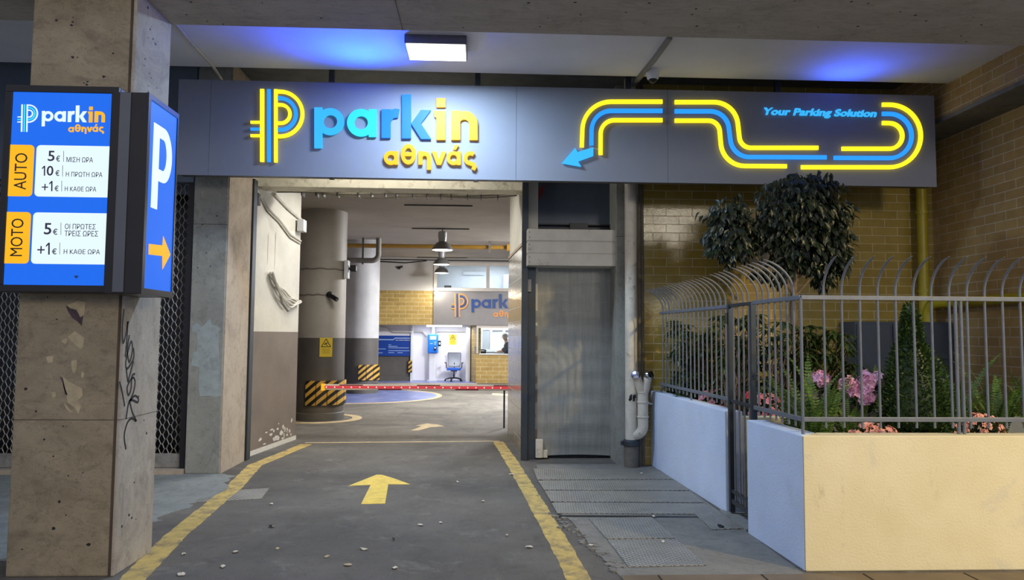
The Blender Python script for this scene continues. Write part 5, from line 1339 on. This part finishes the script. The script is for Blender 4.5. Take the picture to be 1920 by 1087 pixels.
for sd in (-1, 1):
    MB().tube([(X0+sd*.20, CYh+.08, zs_-.03), (X0+sd*.27, CYh+.06, zs_+.05), (X0+sd*.27, CYh+.02, zs_+.19)], .016, 6).build('arm_post', 'plastic_black', oc, smooth=True)
    MB().box(X0+sd*.29-.035, X0+sd*.29+.035, CYh-.16, CYh+.10, zs_+.19, zs_+.22).build('armrest', 'plastic_black', oc, bevel=.012)
MB().lathe([(.03, .12), (.03, .24), (.018, .245), (.018, zs_-.08)], (X0, CYh, 0), 14).box(X0-.11, X0+.11, CYh-.1, CYh+.1, zs_-.085, zs_-.05).build('gas_lift', 'plastic_black', oc)
MB().tube([(X0+.02, CYh+.1, zs_-.06), (X0, CYh+.25, zs_-.02), (X0, CYh+.26, zs_+.2)], .02, 6).build('back_support', 'plastic_black', oc, smooth=True)
for k in range(5):
    a = R(90+72*k+20); ex, ey = X0+.30*math.cos(a), CYh+.30*math.sin(a)
    lg = MB().tube([(X0, CYh, .125), (X0+.15*math.cos(a), CYh+.15*math.sin(a), .115), (ex, ey, .075)], [.026, .022, .016], 8).build('base_leg', 'plastic_black', oc, smooth=True)
    MB().lathe([(.032, -.022), (.032, .022)], (ex, ey, .038), 12, (math.sin(a), -math.cos(a), 0)).tube([(ex, ey, .04), (ex, ey, .08)], .01, 6).build('castor', 'plastic_black', lg, smooth=True)

# ---- attendant in the booth
PYp = 24.92; ph = at(944, 633, Y=PYp)
pe = thing('person', (ph.x+.09, PYp+.05, 0), 'grey haired person in dark jacket looking down behind the booth counter', 'person')
def skin(name, verts, edges, radii, mat, parent, lv=2):
    me = bpy.data.meshes.new(name); me.from_pydata(verts, edges, []); o = bpy.data.objects.new(name, me); COL.objects.link(o)
    sm = o.modifiers.new('skin', 'SKIN'); sm.use_smooth_shade = True
    for i, q in enumerate(radii): me.skin_vertices[0].data[i].radius = (q, q) if isinstance(q, (int, float)) else q
    me.skin_vertices[0].data[0].use_root = True
    o.modifiers.new('sub', 'SUBSURF').levels = lv; o.modifiers['sub'].render_levels = lv
    dg = bpy.context.evaluated_depsgraph_get(); m2 = bpy.data.meshes.new_from_object(o.evaluated_get(dg)); bpy.data.objects.remove(o)
    mb = MB(); mb.add([v.co[:] for v in m2.vertices], [tuple(p.vertices) for p in m2.polygons]); return mb.build(name, mat, parent, smooth=True)
bxx, byy = ph.x+.14, PYp+.06; zh = ph.z
# one continuous body: legs, pelvis, spine, neck, head, arms to the fingertips; facing left (-X), head bent
V = [(bxx+.04, byy, .88), (bxx+.05, byy, 1.08), (bxx+.03, byy, 1.26), (bxx, byy, zh-.17), (bxx-.04, byy, zh-.09), (bxx-.09, byy, zh+.0), (bxx-.12, byy, zh+.045),
     (bxx+.02, byy-.18, zh-.20), (bxx-.02, byy-.24, 1.18), (bxx-.20, byy-.22, 1.06), (bxx-.29, byy-.20, 1.05), (bxx-.36, byy-.19, 1.04),
     (bxx+.02, byy+.18, zh-.20), (bxx-.02, byy+.24, 1.18), (bxx-.20, byy+.18, 1.07), (bxx-.29, byy+.14, 1.05), (bxx-.36, byy+.12, 1.04),
     (bxx+.04, byy-.10, .84), (bxx+.02, byy-.11, .46), (bxx+.04, byy-.11, .08), (bxx-.12, byy-.11, .04), (bxx+.04, byy+.10, .84), (bxx+.02, byy+.11, .46), (bxx+.04, byy+.11, .08), (bxx-.12, byy+.11, .04)]
E_ = [(0, 1), (1, 2), (2, 3), (3, 4), (4, 5), (5, 6), (3, 7), (7, 8), (8, 9), (9, 10), (10, 11), (3, 12), (12, 13), (13, 14), (14, 15), (15, 16), (0, 17), (17, 18), (18, 19), (19, 20), (0, 21), (21, 22), (22, 23), (23, 24)]
RR = [.15, .14, .16, .13, .055, .09, .085, .075, .058, .046, .034, .02, .075, .058, .046, .034, .02, .095, .07, .05, .035, .095, .07, .05, .035]
body = skin('body', V, E_, RR, 'skin', pe)
# jacket over trunk and arms, trousers over the legs
skin('jacket', [V[i] for i in (1, 2, 3, 7, 8, 9, 12, 13, 14)]+[(bxx+.05, byy, .93)], [(0, 1), (1, 2), (2, 3), (3, 4), (4, 5), (2, 6), (6, 7), (7, 8), (0, 9)], [.165, .18, .14, .092, .076, .062, .092, .076, .062, .17], 'jacket', pe)
skin('trousers', [V[0], V[17], V[18], (V[19][0], V[19][1], .14), V[21], V[22], (V[23][0], V[23][1], .14)], [(0, 1), (1, 2), (2, 3), (0, 4), (4, 5), (5, 6)], [.155, .105, .082, .066, .105, .082, .066], 'cabinet_grey', pe)
hc = Vector((bxx-.10, byy, zh+.03))
mb = MB().ball(hc+Vector((.02, 0, .035)), .102, 10, (1.08, .88, .98)); mb.build('hair', 'hair_grey', pe, smooth=True)
mb = MB().tube([hc+Vector((-.085, 0, .012)), hc+Vector((-.118, 0, -.028)), hc+Vector((-.09, 0, -.045))], [.012, .017, .010], 8); mb.build('nose', 'skin', pe, smooth=True)
for sd in (-1, 1):
    MB().ball(hc+Vector((-.086, sd*.034, .012)), .012, 6).build('eye', 'plastic_white', pe, smooth=True)
    MB().ball(hc+Vector((.0, sd*.088, -.01)), .026, 6, (1, .4, 1.3)).build('ear', 'skin', pe, smooth=True)
MB().tube([hc+Vector((-.082, -.022, -.068)), hc+Vector((-.092, 0, -.07)), hc+Vector((-.082, .022, -.068))], .006, 6).build('mouth', 'petal_rose', pe, smooth=True)
for sd, w in ((-1, V[11]), (1, V[16])):       # five bent fingers on each hand, closed on the paper
    for k in range(5):
        o_ = (k-2)*.018; l_ = (.055, .075, .08, .074, .06)[k]; w0 = Vector(w)+Vector((.02, o_, 0))
        tip = Vector((-l_*.62, o_*.4, -l_*.35)) if k != (4 if sd < 0 else 0) else Vector((-.03, o_*1.6, -.02))
        MB().tube([w0, w0+tip*.55+Vector((0, 0, .012)), w0+tip], [.0095, .0088, .007], 8).build('finger', 'skin', pe, smooth=True)
MB().tube([(bxx-.10, byy-.05, zh-.12), (bxx-.085, byy, zh-.13), (bxx-.10, byy+.05, zh-.12)], .022, 8).build('collar', 'shirt_white', pe, smooth=True)
tag(MB().box(bxx-.42, bxx-.14, byy-.22, byy+.14, 1.028, 1.034).build('paper_sheet', 'shirt_white'), 'white sheet of paper held by the person in the booth', 'paper')
dk = struct(MB().box(xb0+.3, 3.0, YB+.52, 25.3, .94, .965).build('trim_desk', 'plastic_white'))
a = at(905, 657, Y=24.7)
ph_ = thing('desk_phone', (a.x, 24.75, .965), 'black desk telephone on the counter inside the booth window', 'telephone')
MB().box(a.x-.12, a.x+.12, 24.68, 24.84, .966, 1.06).build('base', 'plastic_black', ph_, bevel=.03); MB().tube([(a.x-.12, 24.74, 1.07), (a.x-.05, 24.74, 1.10), (a.x+.05, 24.74, 1.10), (a.x+.12, 24.74, 1.07)], [.03, .022, .022, .03], 8).build('handset', 'plastic_black', ph_, smooth=True)
a = at(891, 657, Y=YB-.05)
tag(MB().tube([(a.x, YB-.06, a.z-.10), (a.x, YB-.06, a.z+.14)], .028, 8).build('hand_dispenser', 'plastic_grey', smooth=True), 'small grey dispenser hanging at the left edge of the booth window', 'dispenser')

# ================================================================== ON THE GROUND
plates = [([(1000, 880), (1236, 882), (1262, 900), (1008, 901)], 'worn tread plate nearest to the white riser pipe'),
          ([(1009, 903), (1266, 902), (1292, 921), (1020, 920)], 'second tread plate from the shutter in the row of four'),
          ([(1021, 922), (1294, 923), (1318, 944), (1033, 942)], 'third tread plate from the shutter in the row of four'),
          ([(1034, 945), (1320, 946), (1338, 966), (1045, 964)], 'fourth tread plate from the shutter above the dark gap'),
          ([(1103, 973), (1222, 972), (1266, 1011), (1137, 1012)], 'upper half of the big tread plate cover beside the driveway line'),
          ([(1139, 1014), (1268, 1013), (1325, 1062), (1178, 1065)], 'lower half of the big tread plate cover beside the driveway line'),
          ([(1303, 966), (1385, 966), (1397, 993), (1335, 995)], 'small tread plate at the foot of the gate')]
for i, (q, lab) in enumerate(plates):
    tag(MB().prism([gpt(*p) for p in q], F0, .0065, .014).build('tread_plate', 'tread_plate', bevel=.002), lab, 'floor plate', None)
tag(MB().prism([gpt(1040, 967), (gpt(1340, 969)), gpt(1340, 972), gpt(1042, 970)], F0, .006, .009).build('drain_slot', 'plastic_black'), 'dark narrow slot across the pavement below the four tread plates', 'drain')
tag(MB().prism([gpt(*p) for p in ((335, 925), (505, 915), (490, 935), (320, 945))], F0, .0005, .0028).build('tread_plate', 'tread_plate'), 'tread plate under the yellow line left of the painted arrow', 'floor plate')
mb = MB(); r = random.Random(4)
for k in range(70):     # broken edge between road and pavement
    t = r.random(); p0 = gpt(1042+122*t+r.uniform(-14, 14), 967+105*t+r.uniform(-6, 6)); s = r.uniform(.008, .03)
    mb.prism([(p0[0]+s*math.cos(a)*r.uniform(.6, 1.2), p0[1]+s*math.sin(a)*r.uniform(.6, 1.2)) for a in np.linspace(0, 2*PI, 8)[:-1]], F0, 0, r.uniform(.006, .016))
o = mb.build('rubble', 'sidewalk'); o['kind'] = 'stuff'; tag(o, 'crumbled mortar along the broken pavement edge beside the driveway line', 'rubble')
litter = [(510, 988, 'k', 1.6), (788, 985, 'w', 1.6), (992, 1027, 'w', 1.8), (653, 1060, 'p', 1.6), (508, 946, 'w', 1.2), (613, 1045, 'p', 1.2), (738, 1012, 'k', 1.), (682, 1031, 'w', 1.6), (442, 1036, 'w', 1.5), (418, 1064, 'w', 1.4), (740, 1066, 'w', 1.3), (858, 904, 'w', 1.), (826, 981, 'w', 1.), (905, 941, 'w', 1.), (960, 890, 'w', 2.0), (340, 1078, 'w', 1.6), (345, 1040, 'w', 1.), (520, 1030, 'p', 1.), (1203, 890, 'w', 1.2), (1243, 1020, 'w', 1.2), (1352, 990, 'k', 2.2), (950, 1005, 'w', 1.), (1108, 1027, 'w', 1.2), (1226, 972, 'w', 1.)]
r = random.Random(6); where = ['near the pillar', 'by the arrow']
LB = {0: 'dark crumpled scrap on the asphalt left of the painted arrow', 1: 'white twisted scrap on the asphalt below the painted arrow', 2: 'larger pale scrap near the right driveway line at the front'}
for i, (px, py, kd, s) in enumerate(litter):
    p0 = gpt(px, py); mb = MB(); a = r.uniform(0, PI); w_ = .013*s; h_ = .008*s*r.uniform(.6, 1.2)
    zb = .016 if px > 1000 else .004
    n = 8; ring_ = []
    for k in range(n):
        q = 2*PI*k/n; u, v = w_*math.cos(q)*r.uniform(.7, 1.3)*1.4, h_*math.sin(q)*r.uniform(.7, 1.3)*1.6
        ring_.append((p0[0]+u*math.cos(a)-v*math.sin(a), p0[1]+u*math.sin(a)+v*math.cos(a), zb+r.uniform(.001, .012 if kd != 'k' else .018)))
    c0 = (p0[0], p0[1], zb+.014); c1_ = (p0[0], p0[1], zb)
    mb.add(ring_+[c0, c1_], [(k, (k+1) % n, n) for k in range(n)]+[((k+1) % n, k, n+1) for k in range(n)])
    o = mb.build('paper_scrap', {'k': 'plastic_black', 'w': 'paper', 'p': 'torn_paper'}[kd])
    tag(o, LB.get(i, 'tiny scrap of litter lying on the ground before the entrance'), 'litter', None if i in LB else 'litter on the ground')

# drop empty helpers of the lettering and finish
for c in list(bpy.data.curves):
    if c.users == 0: bpy.data.curves.remove(c)
